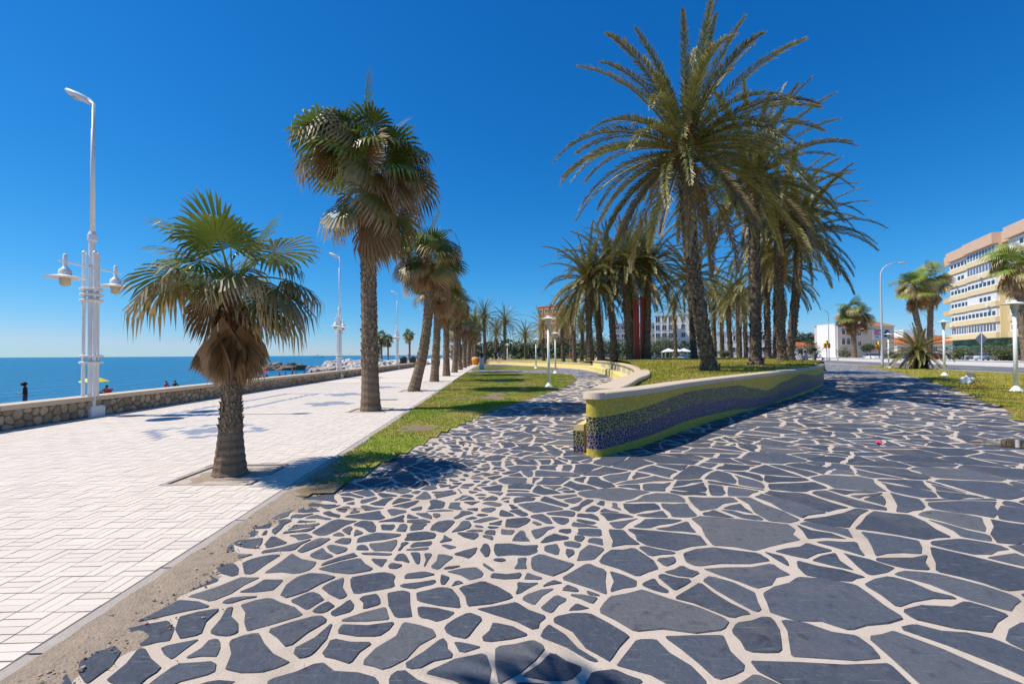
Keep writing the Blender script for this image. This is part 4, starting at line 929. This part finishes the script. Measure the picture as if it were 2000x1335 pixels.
# ================================================================== people
def person_mesh(pose, cols, hips=.92):
    J = dict(pel=(0, 0, .93, .135), spi=(0, 0, 1.14, .125), che=(0, 0, 1.33, .14), nec=(0, 0, 1.47, .052), hea=(0, -.015, 1.57, .088), top=(0, -.01, 1.66, .07))
    for s, n in ((1, 'L'), (-1, 'R')):
        J['sho' + n] = (.165 * s, 0, 1.395, .06); J['elb' + n] = (.23 * s, .02, 1.12, .043); J['wri' + n] = (.25 * s, -.06, .89, .032); J['han' + n] = (.25 * s, -.09, .80, .036)
        J['hip' + n] = (.09 * s, 0, .87, .098); J['kne' + n] = (.10 * s, -.02, .48, .062); J['ank' + n] = (.10 * s, .03, .09, .042); J['toe' + n] = (.11 * s, -.11, .04, .038)
    if pose == 'walk':
        J.update(kneL=(.1, -.14, .50, .062), ankL=(.1, -.22, .10, .042), toeL=(.11, -.36, .06, .038), kneR=(-.1, .06, .49, .062), ankR=(-.1, .30, .14, .042), toeR=(-.1, .20, .04, .038), elbL=(.22, .12, 1.14, .043), wriL=(.23, .10, .92, .032), hanL=(.23, .06, .84, .036), elbR=(-.22, -.06, 1.13, .043), wriR=(-.22, -.24, .98, .032), hanR=(-.22, -.3, .93, .036))
    if pose == 'look':
        J.update(hea=(0, -.08, 1.55, .088), top=(0, -.09, 1.64, .075), elbL=(.22, .0, 1.12, .043), wriL=(.10, -.22, 1.06, .032), hanL=(.04, -.27, 1.08, .036), elbR=(-.22, 0, 1.12, .043), wriR=(-.10, -.22, 1.05, .032), hanR=(-.03, -.27, 1.07, .036))
    if pose in ('sit', 'edge', 'recline'):
        dz = -.80
        for k in J: q = J[k]; J[k] = (q[0], q[1], q[2] + dz, q[3])
        if pose == 'sit': leg = dict(kne=(.13, -.42, .44, .062), ank=(.12, -.62, .08, .042), toe=(.12, -.76, .05, .038))
        elif pose == 'edge': leg = dict(kne=(.12, -.44, .10, .065), ank=(.12, -.48, -.34, .042), toe=(.12, -.62, -.38, .038))
        else: leg = dict(kne=(.12, -.46, .22, .062), ank=(.12, -.88, .08, .042), toe=(.12, -.96, .16, .038))
        for s, n in ((1, 'L'), (-1, 'R')):
            for k, q in leg.items(): J[k + n] = (q[0] * s, q[1], q[2], q[3])
            J['elb' + n] = (.25 * s, -.06, .34, .043); J['wri' + n] = (.17 * s, -.28, .36, .032); J['han' + n] = (.14 * s, -.36, .38, .036)
        lean = .30 if pose == 'recline' else -.08 if pose == 'edge' else -.04
        for k in ('spi', 'che', 'nec', 'hea', 'top', 'shoL', 'shoR'): q = J[k]; J[k] = (q[0], q[1] + lean * (q[2] - .1), q[2] - abs(lean) * .1, q[3])
    E = [('pel', 'spi', 'top_'), ('spi', 'che', 'top_'), ('che', 'nec', 'skin'), ('nec', 'hea', 'skin'), ('hea', 'top', 'skin')]
    for n in 'LR': E += [('che', 'sho' + n, 'top_'), ('sho' + n, 'elb' + n, 'sleeve'), ('elb' + n, 'wri' + n, 'skin'), ('wri' + n, 'han' + n, 'skin'), ('pel', 'hip' + n, 'bot'), ('hip' + n, 'kne' + n, 'bot'), ('kne' + n, 'ank' + n, 'shin'), ('ank' + n, 'toe' + n, 'shoe')]
    K = list(J); me = bpy.data.meshes.new('person_cage'); me.from_pydata([J[k][:3] for k in K], [(K.index(a), K.index(b)) for a, b, _ in E], [])
    ob = bpy.data.objects.new('person_cage', me); COL.objects.link(ob); md = ob.modifiers.new('skin', 'SKIN'); 
    for i, k in enumerate(K): sv = me.skin_vertices[0].data[i] if me.skin_vertices else None
    if not me.skin_vertices:
        bmx = bmesh.new(); bmx.from_mesh(me); bmx.verts.layers.skin.verify(); bmx.to_mesh(me); bmx.free()
    for i, k in enumerate(K): me.skin_vertices[0].data[i].radius = (J[k][3], J[k][3] * (.78 if k in ('che', 'spi', 'pel') else 1)); me.skin_vertices[0].data[i].use_root = (k == 'pel')
    ob.modifiers.new('sub', 'SUBSURF').levels = 1; dg = bpy.context.evaluated_depsgraph_get(); out = bpy.data.meshes.new_from_object(ob.evaluated_get(dg)); bpy.data.objects.remove(ob); out.name = 'body'
    regs = ['skin', 'top_', 'sleeve', 'bot', 'shin', 'shoe']; out.materials.clear(); out.materials.append(MT['skin'])
    for r_ in regs[1:]: out.materials.append(MT[cols[r_]])
    segs = [(Vector(J[a][:3]), Vector(J[b][:3]), regs.index(g), .5 * (J[a][3] + J[b][3])) for a, b, g in E]; idx = []
    for p in out.polygons:
        c = p.center; best = (9, 0)
        for a, b, g, w in segs: k = max(0, min(1, (c - a).dot(b - a) / (b - a).length_squared)); d = (c - a.lerp(b, k)).length - w; best = min(best, (d, g))
        idx.append(best[1])
    out.polygons.foreach_set('material_index', idx); out.polygons.foreach_set('use_smooth', [True] * len(idx)); return out, J
PM = {}
def person(label, pose, loc, rz, cols, hair='hair', bushy=1.0, group=None, scale=1.0):
    top_, bot, shin, sleeve = cols; key = (pose, cols)
    if key not in PM: PM[key] = person_mesh(pose, dict(top_=top_, sleeve=sleeve, bot=bot, shin=shin, shoe='dark'))
    me, J = PM[key]; T = thing('person', label, 'person', loc, rz, group); T.scale = (scale,) * 3; link('body', me, T); h = J['hea']
    MB().lump((h[0], h[1] + .02, h[2] + .065), (.105 * bushy, .115 * bushy, .095 * bushy), 2, .12, 3).build('hair', MT[hair], T, smooth=True); return T
def bp(px, Y): x = xat(px, Y); return (x, Y, beach_z(x, Y) - .01)
person('person standing on the beach in black top and denim shorts, looking down', 'look', bp(50, 27), R(-60), ('black', 'denim', 'skin', 'black'), bushy=1.35)
person('person sitting on the beach, left one of the pair above the wall', 'sit', bp(325, 50), R(200), ('pink', 'dark', 'skin', 'skin'), group='pair sitting by the water')
person('person in dark top sitting on the beach, right one of the pair', 'sit', bp(342, 50), R(190), ('dark', 'navy', 'skin', 'dark'), group='pair sitting by the water')
c = bp(205, 40); person('person reclining in a pink beach chair near the yellow umbrella', 'recline', (c[0], c[1], c[2] + .14), R(-95), ('orange', 'dark', 'skin', 'skin'))
T = thing('beach_chair', 'pink low beach chair under the reclining person', 'beach chair', c, R(-95)); MB().box((0, -.05, .13), (.5, .5, .03)).build('seat', MT['pink'], T)
MB().add([(-.25, .2, .12), (.25, .2, .12), (.25, .55, .72), (-.25, .55, .72), (-.25, .23, .12), (.25, .23, .12), (.25, .58, .72), (-.25, .58, .72)], [(0, 1, 2, 3), (7, 6, 5, 4), (0, 4, 5, 1), (1, 5, 6, 2), (2, 6, 7, 3), (3, 7, 4, 0)]).build('backrest', MT['pink'], T)
for s in (-.24, .24): MB().tube([(s, -.28, -.01), (s, -.28, .13), (s, .25, .13), (s, .25, -.01)], .012, 6).build('leg', MT['white_metal'], T)
def umbrella(label, loc, m, h, rad):
    T = thing('beach_umbrella', label, 'umbrella', loc); MB().tube([(0, 0, -.05), (0, 0, h)], .02, 6).build('pole', MT['white_metal'], T); mb = MB(); n = 16
    rings = [(0.01, h + .02), (rad * .5, h - .08), (rad, h - .34)]; vs = []
    for rr, z in rings: vs += [(rr * math.cos(2 * math.pi * j / n), rr * math.sin(2 * math.pi * j / n), z - (.05 if j % 2 and rr > .1 else 0)) for j in range(n)]
    mb.add(vs, [(i * n + j, i * n + (j + 1) % n, (i + 1) * n + (j + 1) % n, (i + 1) * n + j) for i in range(2) for j in range(n)]); mb.build('canopy', m, T)
umbrella('yellow beach umbrella behind the nearest lamp post', bp(184, 40), MT['yellow'], 1.75, 1.0); umbrella('red beach umbrella right of the small palm', bp(513, 62), MT['umb_red'], 1.5, .8)
umbrella('blue beach umbrella by the rocks', bp(606, 92), MT['blue'], 1.5, 1.0)
sit = [(486, 60, 'look', 'sunbather standing left of the red umbrella', ('skin', 'navy', 'skin', 'skin')), (506, 63, 'sit', 'bather sitting left under the red umbrella', ('navy', 'dark', 'skin', 'skin')), (521, 63, 'sit', 'bather sitting right under the red umbrella', ('dark', 'blue', 'skin', 'dark')), (546, 70, 'sit', 'bather in pink sitting left of the beach group', ('pink', 'dark', 'skin', 'skin')), (558, 70, 'sit', 'bather in dark top sitting in the beach group', ('dark', 'dark', 'skin', 'skin')),
       (571, 74, 'stand', 'bather standing in the middle of the beach group', ('red', 'navy', 'skin', 'skin')), (580, 74, 'sit', 'bather sitting right of the standing one', ('skin', 'red', 'skin', 'skin')), (594, 78, 'sit', 'bather sitting apart towards the boulders', ('teal', 'dark', 'skin', 'skin')), (608, 80, 'sit', 'rightmost bather sitting before the boulders', ('navy', 'dark', 'skin', 'skin'))]
for i, (px, Y, po, lab, cl) in enumerate(sit): person(lab, po, bp(px, Y), R(150 + 31 * i), cl, group='bathers on the far beach')
person('walker in red top between the palm trunks on the promenade', 'walk', (xat(857, 56), 56, 0), R(175), ('red', 'dark', 'dark', 'red'))
person('walker in white far along the promenade', 'walk', (xat(797, 88), 88, 0), R(10), ('white', 'lightgrey', 'skin', 'white')); person('walker in pink near the dark bins', 'walk', (xat(824, 66), 66, 0), R(190), ('pink', 'navy', 'skin', 'skin'))
person('person in blue standing behind the low yellow wall', 'stand', (xat(976, 88), 88, hz(xat(976, 88), 88)), R(30), ('blue', 'navy', 'navy', 'blue')); person('person in dark clothes left of the one in blue', 'stand', (xat(968, 88), 88, hz(xat(968, 88), 88)), R(-30), ('dark', 'dark', 'dark', 'dark'))
person('person in red among the far palm trunks', 'walk', (xat(1113, 84), 84, hz(xat(1113, 84), 84)), R(90), ('red', 'pink', 'skin', 'red'))
person('person in green trousers standing beyond the planter end', 'stand', (xat(1573, 39), 39, 0), R(20), ('lightgrey', 'teal', 'teal', 'lightgrey'), scale=1.04)
person('person in grey sitting on the planter coping at its far end', 'edge', (17.42, 26.6, 1.0 - .035), R(80), ('grey', 'dark', 'dark', 'grey'))
# ================================================================== rocks, bins, statue, chair
r = random.Random(21)
def boulder(lab, x, y, z, s, m, g): tag(MB().lump((0, 0, 0), (s * r.uniform(.8, 1.3), s * r.uniform(.8, 1.2), s * r.uniform(.6, .9)), 2, .3, r.randint(0, 999)).build('boulder', m, None, (x, y, z), r.uniform(0, 6)), lab, 'rock', g)
for i in range(120):
    u = r.random(); w = r.gauss(0, 2.6); x = -18.5 - 20 * u + w * .82; y = 72 + 27 * u + w * .57
    if x > wall_x(y) - 1.0: x = wall_x(y) - 1.2 - r.random()
    boulder('pale boulder in the riprap bank beyond the sea wall', x, y, .25 - .30 * abs(w) - .35 * u + r.uniform(-.2, .2), r.uniform(.6, 1.25), MT['rock_w'], 'riprap boulders')
for i in range(34):
    u = i / 33; boulder('tan boulder of the low breakwater in the water', -69 + u * 20 + r.uniform(-1, 1), 124 + r.uniform(-2.5, 2.5) + 4 * u, -2.2 + r.uniform(-.2, .9) * math.sin(math.pi * min(1, u + .15)), r.uniform(.9, 1.8), MT['rock_t'], 'breakwater boulders')
for px, Y, lab in ((788, 60, 'dark litter bin at the end of the sea wall, left one'), (806, 63, 'dark litter bin at the end of the sea wall, right one')):
    T = thing('litter_bin', lab, 'litter bin', (xat(px, Y), Y, 0), 0, 'dark litter bins'); MB().lathe([(.40, 0), (.46, .1), (.48, 1.1), (.5, 1.15)], 14).build('body', MT['dark'], T); MB().lathe([(.52, 1.155), (.5, 1.22), (.2, 1.42), (.05, 1.45)], 14).build('lid', MT['black'], T)
T = thing('round_tub', 'orange round tub at the end of the palm row', 'tub', (xat(928, 74), 74, 0)); MB().lathe([(.45, 0), (.72, .4), (.74, .75), (.6, 1.1), (.5, 1.12)], 18).build('body', MT['orange'], T, smooth=True); MB().lathe([(.49, 1.125), (.4, 1.2), (.05, 1.25)], 18).build('lid', MT['coping'], T)
T = thing('statue', 'dark bronze seated figure on a pale grey plinth on the lawn', 'statue', (*gp(941, 721), 0)); MB().box((0, 0, .62), (.52, .5, 1.24), taper=.92).build('plinth', MT['lightgrey'], T)
me, J = person_mesh('sit', dict(top_='dark', sleeve='dark', bot='dark', shin='dark', shoe='dark')); [me.materials.__setitem__(i, MT['dark']) for i in range(6)]; o = link('figure', me, T, (0, .2, 1.22)); o.scale = (.8,) * 3
x, y = gp(1905, 757); T = thing('folding_chair', 'small dark folding chair left on the lawn by the path', 'chair', (x, y, .0), R(75))
for s in (-.2, .2): MB().tube([(s, -.22, 0), (s, .18, .62)], .013, 6).tube([(s, .2, 0), (s, -.2, .34)], .013, 6).build('leg', MT['wood'], T)
MB().box((0, -.02, .345), (.42, .40, .02)).build('seat', MT['grey'], T)
for k in range(3): MB().box((0, .15 + .022 * k, .52 + .075 * k), (.44, .018, .065)).build('back_slat', MT['grey'], T)
x2, y2 = gp(1888, 751); tag(MB().lump((0, 0, .19), (.24, .2, .21), 3, .28, 4).lump((.05, 0, .40), (.08, .07, .06), 2, .3, 8).build('plastic_bag', MT['white'], None, (x2, y2, .0), 0, smooth=True), 'stuffed white plastic bag beside the folding chair', 'bag')
tag(MB().lump((0, 0, 0), (.42, .18, .035), 2, .3, 9).build('dark_cloth', MT['dark'], None, (*gp(1872, 750), .04)), 'dark cloth lying on the grass by the white bag', 'cloth')
tag(MB().lump((0, 0, .03), (.05, .04, .035), 2, .5, 5).build('litter', MT['pink'], None, (*gp(1717, 868), .012)), 'crumpled pink paper litter on the slates', 'litter')
x, y = gp(690, 996); tag(MB().tube([(-.16, .01, .018), (0, -.01, .022), (.17, .0, .017)], [.008, .006, .003], 5).build('dry_stalk', MT['wood'], None, (x, y, 0)), 'thin dry palm stalk lying on the slates', 'stalk')
P = [(gp(1992, 868)[0] + (.62 + .2 * math.sin(3 * k)) * math.cos(k * .35), gp(1992, 868)[1] + (.42 + .1 * math.cos(2 * k)) * math.sin(k * .35)) for k in range(18)]
q = NT('puddle_water'); q.b.inputs['IOR'].default_value = 1.33; sheet(P, .0165, 'puddle', q.fin((.05, .045, .04), .03, .6))
def leaves(mb, c, rad, n, sz, rr, clump=7):
    cl = [(Vector((rr.gauss(0, .45), rr.gauss(0, .45), rr.gauss(0, .4))), rr.random()) for _ in range(clump)]
    for i in range(n):
        k, tv = cl[i % clump]; p = k + Vector((rr.gauss(0, .28), rr.gauss(0, .28), rr.gauss(0, .26)))
        if p.length > 1.25: p *= 1.1 / p.length
        p = Vector((c[0] + p.x * rad[0], c[1] + p.y * rad[1], c[2] + p.z * rad[2])); a = Vector((rr.gauss(0, 1), rr.gauss(0, 1), rr.gauss(0, 1))).normalized() * sz * rr.uniform(.6, 1.3); b = a.orthogonal().normalized() * sz * .45
        mb.add([p - a, p - b, p + a, p + b], [(0, 1, 2, 3)], min(1, max(0, tv * .7 + rr.uniform(0, .4))))
def bush(label, px, Y, w, h, m='leaf_a', zb=0.0, tr=.0, n=900, name='bush', sz=.16):
    X = xat(px, Y); T = thing(name, label, 'tree' if tr else 'bush', (X, Y, zb - .02)); mb = MB(); rr = random.Random(px); leaves(mb, (0, 0, tr + h * .5), (w * .45, w * .45, h * .42), n, sz, rr, 12); mb.build('crown', MT[m], T)
    t = MB(); [t.tube([(.1 * math.cos(k * 2), .1 * math.sin(k * 2), 0), (w * .12 * math.cos(k * 2), w * .12 * math.sin(k * 2), tr + h * .45)], [.09, .04], 5, .4) for k in range(1 if tr > 1 else 4)]; t.build('trunk', MT['fan_trunk'], T)
bush('round brownish shrub on the mound behind the largest palm', 1411, 42, 1.6, .85, zb=hz(xat(1411, 42), 42), n=1200, sz=.07)
bush('spiky oleander shrub left of the silver cars', 1877, 66, 2.9, 2.5); bush('broad oleander shrub right of the silver cars', 1957, 66, 3.4, 2.7, n=1300); bush('dark shrub above the silver cars', 1930, 84, 5.0, 4.2, 'leaf_b')
bush('small clipped round tree in front of the villa', 1698, 86, 2.4, 2.2, 'leaf_b', tr=1.5); bush('rounded bush at the villa corner', 1652, 98, 3.6, 3.0); bush('olive bush left of the traffic light', 1592, 100, 4.0, 4.2, n=1200); bush('low green tree left of the olive bush', 1568, 104, 4.0, 4.8, 'leaf_b'); bush('shrub under the road light posters', 1742, 84, 3.0, 2.0)
bush('bright green tree before the white apartment block', 1298, 95, 5.0, 5.5, n=1500, tr=1.2); bush('yellow green tree left of the red sculpture', 1178, 100, 6, 5.5, n=1500, tr=1.0)
bush('dark hedge along the right edge behind the lamp post', 1996, 72, 3.5, 4.2, 'leaf_b')
X = xat(1793, 43.5); T = thing('dwarf_palm', 'wide spiky dwarf palm with dark stump on the roadside lawn', 'palm tree', (X, 43.5, -.03)); trunk([(0, 0, 0), (.05, 0, .8), (0, 0, 1.75)], lambda u: .68 - .12 * u, 'trunk', mk('dark_stump', (.035, .028, .022), .4, 8, .95, .8, 20), 10, .2, .2, 0.0, T, 9)
rr = random.Random(4)
for i, v, az, s in frond_plan(60, rr):
    if i < 9: o = link('frond', DATE_ME[(i, v)], T, (0, 0, 1.75), az); o.scale = (.66 * s, .66 * s, .60 * s); o.rotation_euler.x = rr.uniform(-.4, .4)
mb = MB(); rr = random.Random(77)
for i in range(46): px = 905 + i * 9.8; Y = rr.uniform(118, 150); leaves(mb, (xat(px, Y), Y, rr.uniform(2.0, 3.6)), (4.5, 3, rr.uniform(1.8, 3.4)), 260, .5, rr)
for i in range(16): px = 1545 + i * 4.5; Y = 150; leaves(mb, (xat(px, Y), Y, 5.2), (4, 3, 3.0), 160, .5, rr)
tag(mb.build('far_trees', MT['leaf_b']), 'mass of far green trees behind the palms', 'trees', kind='stuff')
# ================================================================== cars and stalls
def make_car(paint):
    T = link('parked_car', None); b = MB(); n = 0
    prof = [(-2.1, .32), (-2.12, .62), (-2.0, .86), (-1.15, .94), (1.35, .96), (2.0, .84), (2.1, .6), (2.08, .32)]
    for y, k in ((-.86, .97), (-.80, 1.0), (.80, 1.0), (.86, .97)): b.v += [(x, y, z if abs(y) < .85 else .32 + (z - .32) * .94) for x, z in prof]; b.t += [0] * 8
    b.f = [(i * 8 + j, i * 8 + j + 1, (i + 1) * 8 + j + 1, (i + 1) * 8 + j) for i in range(3) for j in range(7)] + [(7, 6, 5, 4, 3, 2, 1, 0), tuple(range(24, 32))] + [(i * 8, (i + 1) * 8, (i + 1) * 8 + 7, i * 8 + 7) for i in range(3)]; b.m = [0] * len(b.f); b.build('body', paint, T)
    g = [(-1.35, .93), (-.75, 1.40), (.55, 1.42), (1.35, .95)]; w = MB(); w.add([(x, s * (.78 if z < 1 else .62), z) for s in (-1, 1) for x, z in g], [(0, 1, 2, 3), (7, 6, 5, 4), (0, 4, 5, 1), (2, 6, 7, 3)]); w.build('windows', MT['pane'], T)
    MB().box((-.1, 0, 1.425), (1.36, 1.24, .03)).build('roof', paint, T)
    for x in (-1.3, 1.3):
        for s in (-1, 1):
            wh = MB().tube([(x, s * .70, .32), (x, s * .88, .32)], .32, 16).build('wheel', MT['black'], T); MB().tube([(x, s * .88, .32), (x, s * .895, .32)], .19, 12).build('rim', MT['silver'], wh)
    for s in (-1, 1): MB().box((-2.09, s * .6, .68), (.06, .34, .14)).build('headlight', MT['white'], T); MB().box((2.07, s * .62, .72), (.06, .28, .14)).build('tail_light', MT['red'], T)
    return T
for px, Y, c, rz, lab in ((1824, 88, 'red', 0, 'red car parked behind the dwarf palm'), (1754, 88, 'blue', 10, 'blue car parked under the posters'), (1887, 82, 'silver', 20, 'silver car parked left behind the diamond sign'), (1925, 80, 'lightgrey', 25, 'grey car parked right behind the diamond sign'), (1778, 90, 'white', 0, 'white car parked left of the dwarf palm'), (1860, 84, 'lightgrey', 60, 'pale car parked left of the oleander'),
                          (1352, 78, 'blue', 5, 'blue car parked right of the white awnings'), (1290, 84, 'navy', 0, 'dark blue car parked left of the white awnings'), (1338, 90, 'white', 0, 'white car parked behind the white awnings'), (1186, 92, 'lightgrey', 0, 'pale car parked beyond the left palm cluster'), (1704, 90, 'white', 80, 'white van-like car parked before the villa')):
    T = make_car(MT[c]); T.location = (xat(px, Y), Y, .0); T.rotation_euler.z = R(rz); tag(T, lab, 'car', 'parked cars')
for i, (px, lab) in enumerate(((1306, 'white market awning, left one of three'), (1321, 'white market awning, middle one of three'), (1336, 'white market awning, right one of three'))):
    T = thing('market_awning', lab, 'awning', (xat(px, 82), 82, 0), 0, 'white awnings')
    for sx in (-.9, .9):
        for sy in (-.9, .9): MB().tube([(sx, sy, -.05), (sx, sy, 1.9)], .03, 6).build('pole', MT['white_metal'], T)
    MB().lathe([(1.4, 1.88), (1.4, 1.98), (.05, 2.55)], 4).build('canopy', MT['white'], T).rotation_euler.z = R(45); MB().box((0, .2, .45), (1.5, .7, .9)).build('counter', MT['blue'] if i == 1 else MT['dark'], T)
# ================================================================== buildings
def win(T, x, z, w, h, y=0.0, m='pane', fr='white', arch=False, mull=1):
    f = MB(); f.box((x, y - .03, z + h / 2 + .05), (w + .16, .06, .08)).box((x, y - .05, z - h / 2 - .06), (w + .3, .12, .09)).box((x - w / 2 - .04, y - .03, z), (.08, .06, h)).box((x + w / 2 + .04, y - .03, z), (.08, .06, h))
    for k in range(mull): f.box((x - w / 2 + w * (k + 1) / (mull + 1), y - .028, z), (.06, .05, h))
    o = f.build('window', MT[fr], T); p = MB().box((x, y - .008, z), (w, .02, h))
    if arch: p.prism([(x + w / 2 * math.cos(math.pi * k / 8), 0) for k in range(1)] or [], 0, 0) if False else None; p.add([(x + w / 2 * math.cos(math.pi * k / 8), y - .02, z + h / 2 + w / 2 * math.sin(math.pi * k / 8)) for k in range(9)], [tuple(range(9))])
    p.build('pane', MT[m], o); return o
def block(label, px, Y, rz, w, d, h, wall, floors, cols, roof=None, ww=1.1, wh=1.3, name='building', z0=1.0, hip=None, side=True):
    T = thing(name, label, 'building', (xat(px, Y), Y, -.05), R(rz)); MB().box((w / 2, d / 2, h / 2), (w, d, h)).build('wall', MT[wall], T)
    if hip: MB().add([(-.4, -.4, h), (w + .4, -.4, h), (w + .4, d + .4, h), (-.4, d + .4, h), (w * .3, d / 2, h + hip), (w * .7, d / 2, h + hip)], [(0, 1, 5, 4), (1, 2, 5), (2, 3, 4, 5), (3, 0, 4), (3, 2, 1, 0)]).build('roof', MT[roof], T)
    else: MB().box((w / 2, d / 2, h + .2), (w + .4, d + .4, .38)).build('roof', MT[roof or wall], T)
    fh = (h - z0) / floors
    for f in range(floors):
        for c in range(cols): win(T, w * (c + .5) / cols, z0 + fh * (f + .5), ww, wh, 0.0)
    return T
def apartments():
    L, D = 48, 14; rz = math.atan2(-.907, -.42); T = thing('apartment_building', 'yellow apartment building with white glazed balconies and salmon roof band at right', 'building', (103, 110, -.05), rz)
    G, F, n = 4.3, 2.95, 6; top = G + F * n; bays = [(0, 5.2, 1.4, 'apart_side'), (5.2, 14.6, 0, 'apart'), (14.6, 26.6, -.5, 'apart'), (26.6, 29.8, .9, 'apart'), (29.8, 40, -.2, 'apart'), (40, 48, -.2, 'apart')]
    for a, b, y, m in bays:
        MB().box(((a + b) / 2, y + D / 2, (G + top) / 2), (b - a - .004, D, top - G)).build('wall', MT[m], T)
        MB().box(((a + b) / 2, y + D / 2 - .35, top + 1.05), (b - a - .003, D + 1.3, 2.1)).build('roof_band', MT['salmon'], T)
    r = random.Random(3)
    for f in range(n):
        z = G + F * f
        for bi, (a, b, y, m) in enumerate(bays):
            if bi == 0:
                MB().box(((a + b) / 2, y - .65, z + .5), (b - a - .3, 1.3, 1.0)).build('balcony', MT['apart_side'], T); win(T, 2.4, z + 1.75, 1.8, 1.3, y); continue
            if bi == 3: win(T, (a + b) / 2, z + 1.6, .9, 1.1, y); continue
            MB().box(((a + b) / 2, y - .32, z + .52), (b - a - .2, .64, 1.04)).build('balcony', MT['apart'], T)
            gl = MB().box(((a + b) / 2, y - .2, z + 1.95), (b - a - .5, .4, 1.78)).build('glazing', MT['bwhite'], T); style = r.choice((0, 1, 1, 2)) if not (f == 4 and bi == 2) else 1
            cnt = int((b - a) / (1.25 if style == 1 else 1.7)); 
            for k in range(cnt):
                if style == 0 and not (cnt * .3 < k < cnt * .75): continue
                x = a + .5 + (b - a - 1.0) * (k + .5) / cnt; MB().box((x, y - .41, z + (2.0 if style == 1 else 1.75)), ((b - a - 1) / cnt * .72, .03, 1.35 if style == 1 else .8)).build('pane', MT['pane_b' if style == 1 else 'pane'], gl)
            if r.random() < .35: MB().box((a + (b - a) * r.random() * .8 + .5, y - .85, z + .5), (.8, .4, .6)).build('air_conditioner', MT['bwhite'], T)
    MB().box((L / 2, 1.6 + D / 2, G / 2), (L - .5, D, G - .01)).build('shop_floor', MT['teal'], T)
    for k in range(7): MB().box((3.5 + k * 6.5, 1.55, 1.6), (4.6, .08, 2.6)).build('shop_window', MT['pane'], T); MB().add([(1.2 + k * 6.5, 1.5, 3.4), (5.8 + k * 6.5, 1.5, 3.4), (5.8 + k * 6.5, -.6, 2.7), (1.2 + k * 6.5, -.6, 2.7)], [(0, 1, 2, 3)]).build('shop_awning', MT['green'], T)
    MB().box((33, 7, top + 3.0), (3, 3, 2.0)).build('roof_hut', MT['bwhite'], T)
apartments()
def villa():
    Y = 115; T = thing('white_villa', 'white villa with stone front, low tower and arched paired windows', 'building', (xat(1636, Y) - 4.4, Y, -.05), R(2))
    MB().box((4.3, 3.4, 4.45), (.5, 6.6, 8.9)).build('white_wall', MT['bwhite'], T)
    MB().box((8.6, 4, 4.35), (8.3, 8.4, 8.7)).build('stone_wing', MT['bstone'], T); MB().box((8.6, 4, 8.78), (8.7, 8.8, .2)).build('wing_roof', MT['greyb'], T); MB().box((8.6, -.25, 3.1), (8.32, .14, .16)).build('ledge', MT['greyb'], T)
    MB().box((12.0, 2.5, 5.2), (2.6, 4, 10.4)).build('tower', MT['bstone'], T); MB().lathe([(2.25, 10.4), (2.25, 10.5), (.05, 11.4)], 4, (12, 2.5, 0)).build('tower_roof', MT['tile_old'], T)
    MB().box((16.2, 4.2, 4.1), (6.2, 8, 8.2)).build('right_wing', MT['bstone'], T); MB().add([(12.8, -.2, 8.2), (19.8, -.2, 8.2), (19.8, 8.6, 8.2), (12.8, 8.6, 8.2), (14.8, 4.2, 9.8), (17.8, 4.2, 9.8)], [(0, 1, 5, 4), (1, 2, 5), (2, 3, 4, 5), (3, 0, 4), (3, 2, 1, 0)]).build('hip_roof', MT['tile_old'], T)
    for z in (7.0, 4.5):
        for x in (5.9, 7.2): win(T, x, z - .2, .85, 1.1, -.2, arch=True, fr='bstone', mull=0)
    for x, z in ((12, 9.6), (12, 6.2), (12, 4.0), (15.0, 6.0), (17.6, 6.0), (15.0, 3.6), (17.6, 3.6), (10, 6.4), (10, 3.9)): win(T, x, z, .8, 1.1, .48 if 11 < x < 13 else .18 if x > 13 else -.52 if x < 4.4 else -.22, fr='bwhite', mull=1)
    MB().box((12.0, .45, 1.2), (1.1, .1, 2.4)).build('door', MT['wood'], T)
villa()
block('terracotta roofed low house right of the villa', 1753, 128, 4, 16, 8, 4.0, 'bstone', 1, 5, 'tiles', hip=2.0); block('second low house with bright orange roof behind the fan palm pair', 1826, 134, 0, 9, 8, 4.4, 'bwhite', 1, 2, 'tiles', hip=2.2)
block('white flat roofed house behind the orange roofs', 1765, 160, 0, 11, 8, 9.0, 'bwhite', 2, 4); block('white walled house with clay roof left of the villa', 1540, 128, 0, 9, 8, 3.2, 'bwhite', 1, 4, 'tiles', hip=1.5)
block('white block glimpsed between far palm trunks', 1398, 122, -12, 13, 8, 7.2, 'bwhite', 2, 4); block('tall white apartment block with balcony grid behind the palms', 1279, 150, -20, 6.0, 9, 14.0, 'bwhite', 5, 3, ww=1.3, wh=1.7); block('second white apartment block, right of the balcony grid one', 1312, 158, -20, 7.5, 9, 15.0, 'bwhite', 5, 3, ww=1.2, wh=1.5)
block('long beige apartment block behind the sculpture cluster', 1200, 175, -6, 16, 9, 13.0, 'greyb', 4, 7, 'salmon', ww=1.5, wh=1.2); block('red brick tower block behind the left palms', 1052, 190, -40, 10.5, 10, 21, 'brickred', 6, 4); block('low brown building at the end of the promenade', 880, 150, 0, 9, 6, 4.5, 'brickred', 1, 4, 'terracotta')
block('low white house glimpsed under the far palms', 1010, 140, 0, 22, 6, 2.6, 'bwhite', 1, 8)
T = thing('motor_yacht', 'tiny white motor yacht on the sea horizon', 'boat', (xat(622, 900), 900, -2.2)); MB().prism([(-9, -2), (7, -2), (11, 0), (7, 2), (-9, 2)], -.3, 2.0, -.3).build('hull', MT['bwhite'], T); MB().box((-1, 0, 3.0), (9, 3, 2.0)).box((-2, 0, 4.6), (5, 2.4, 1.2)).build('cabin', MT['bwhite'], T)
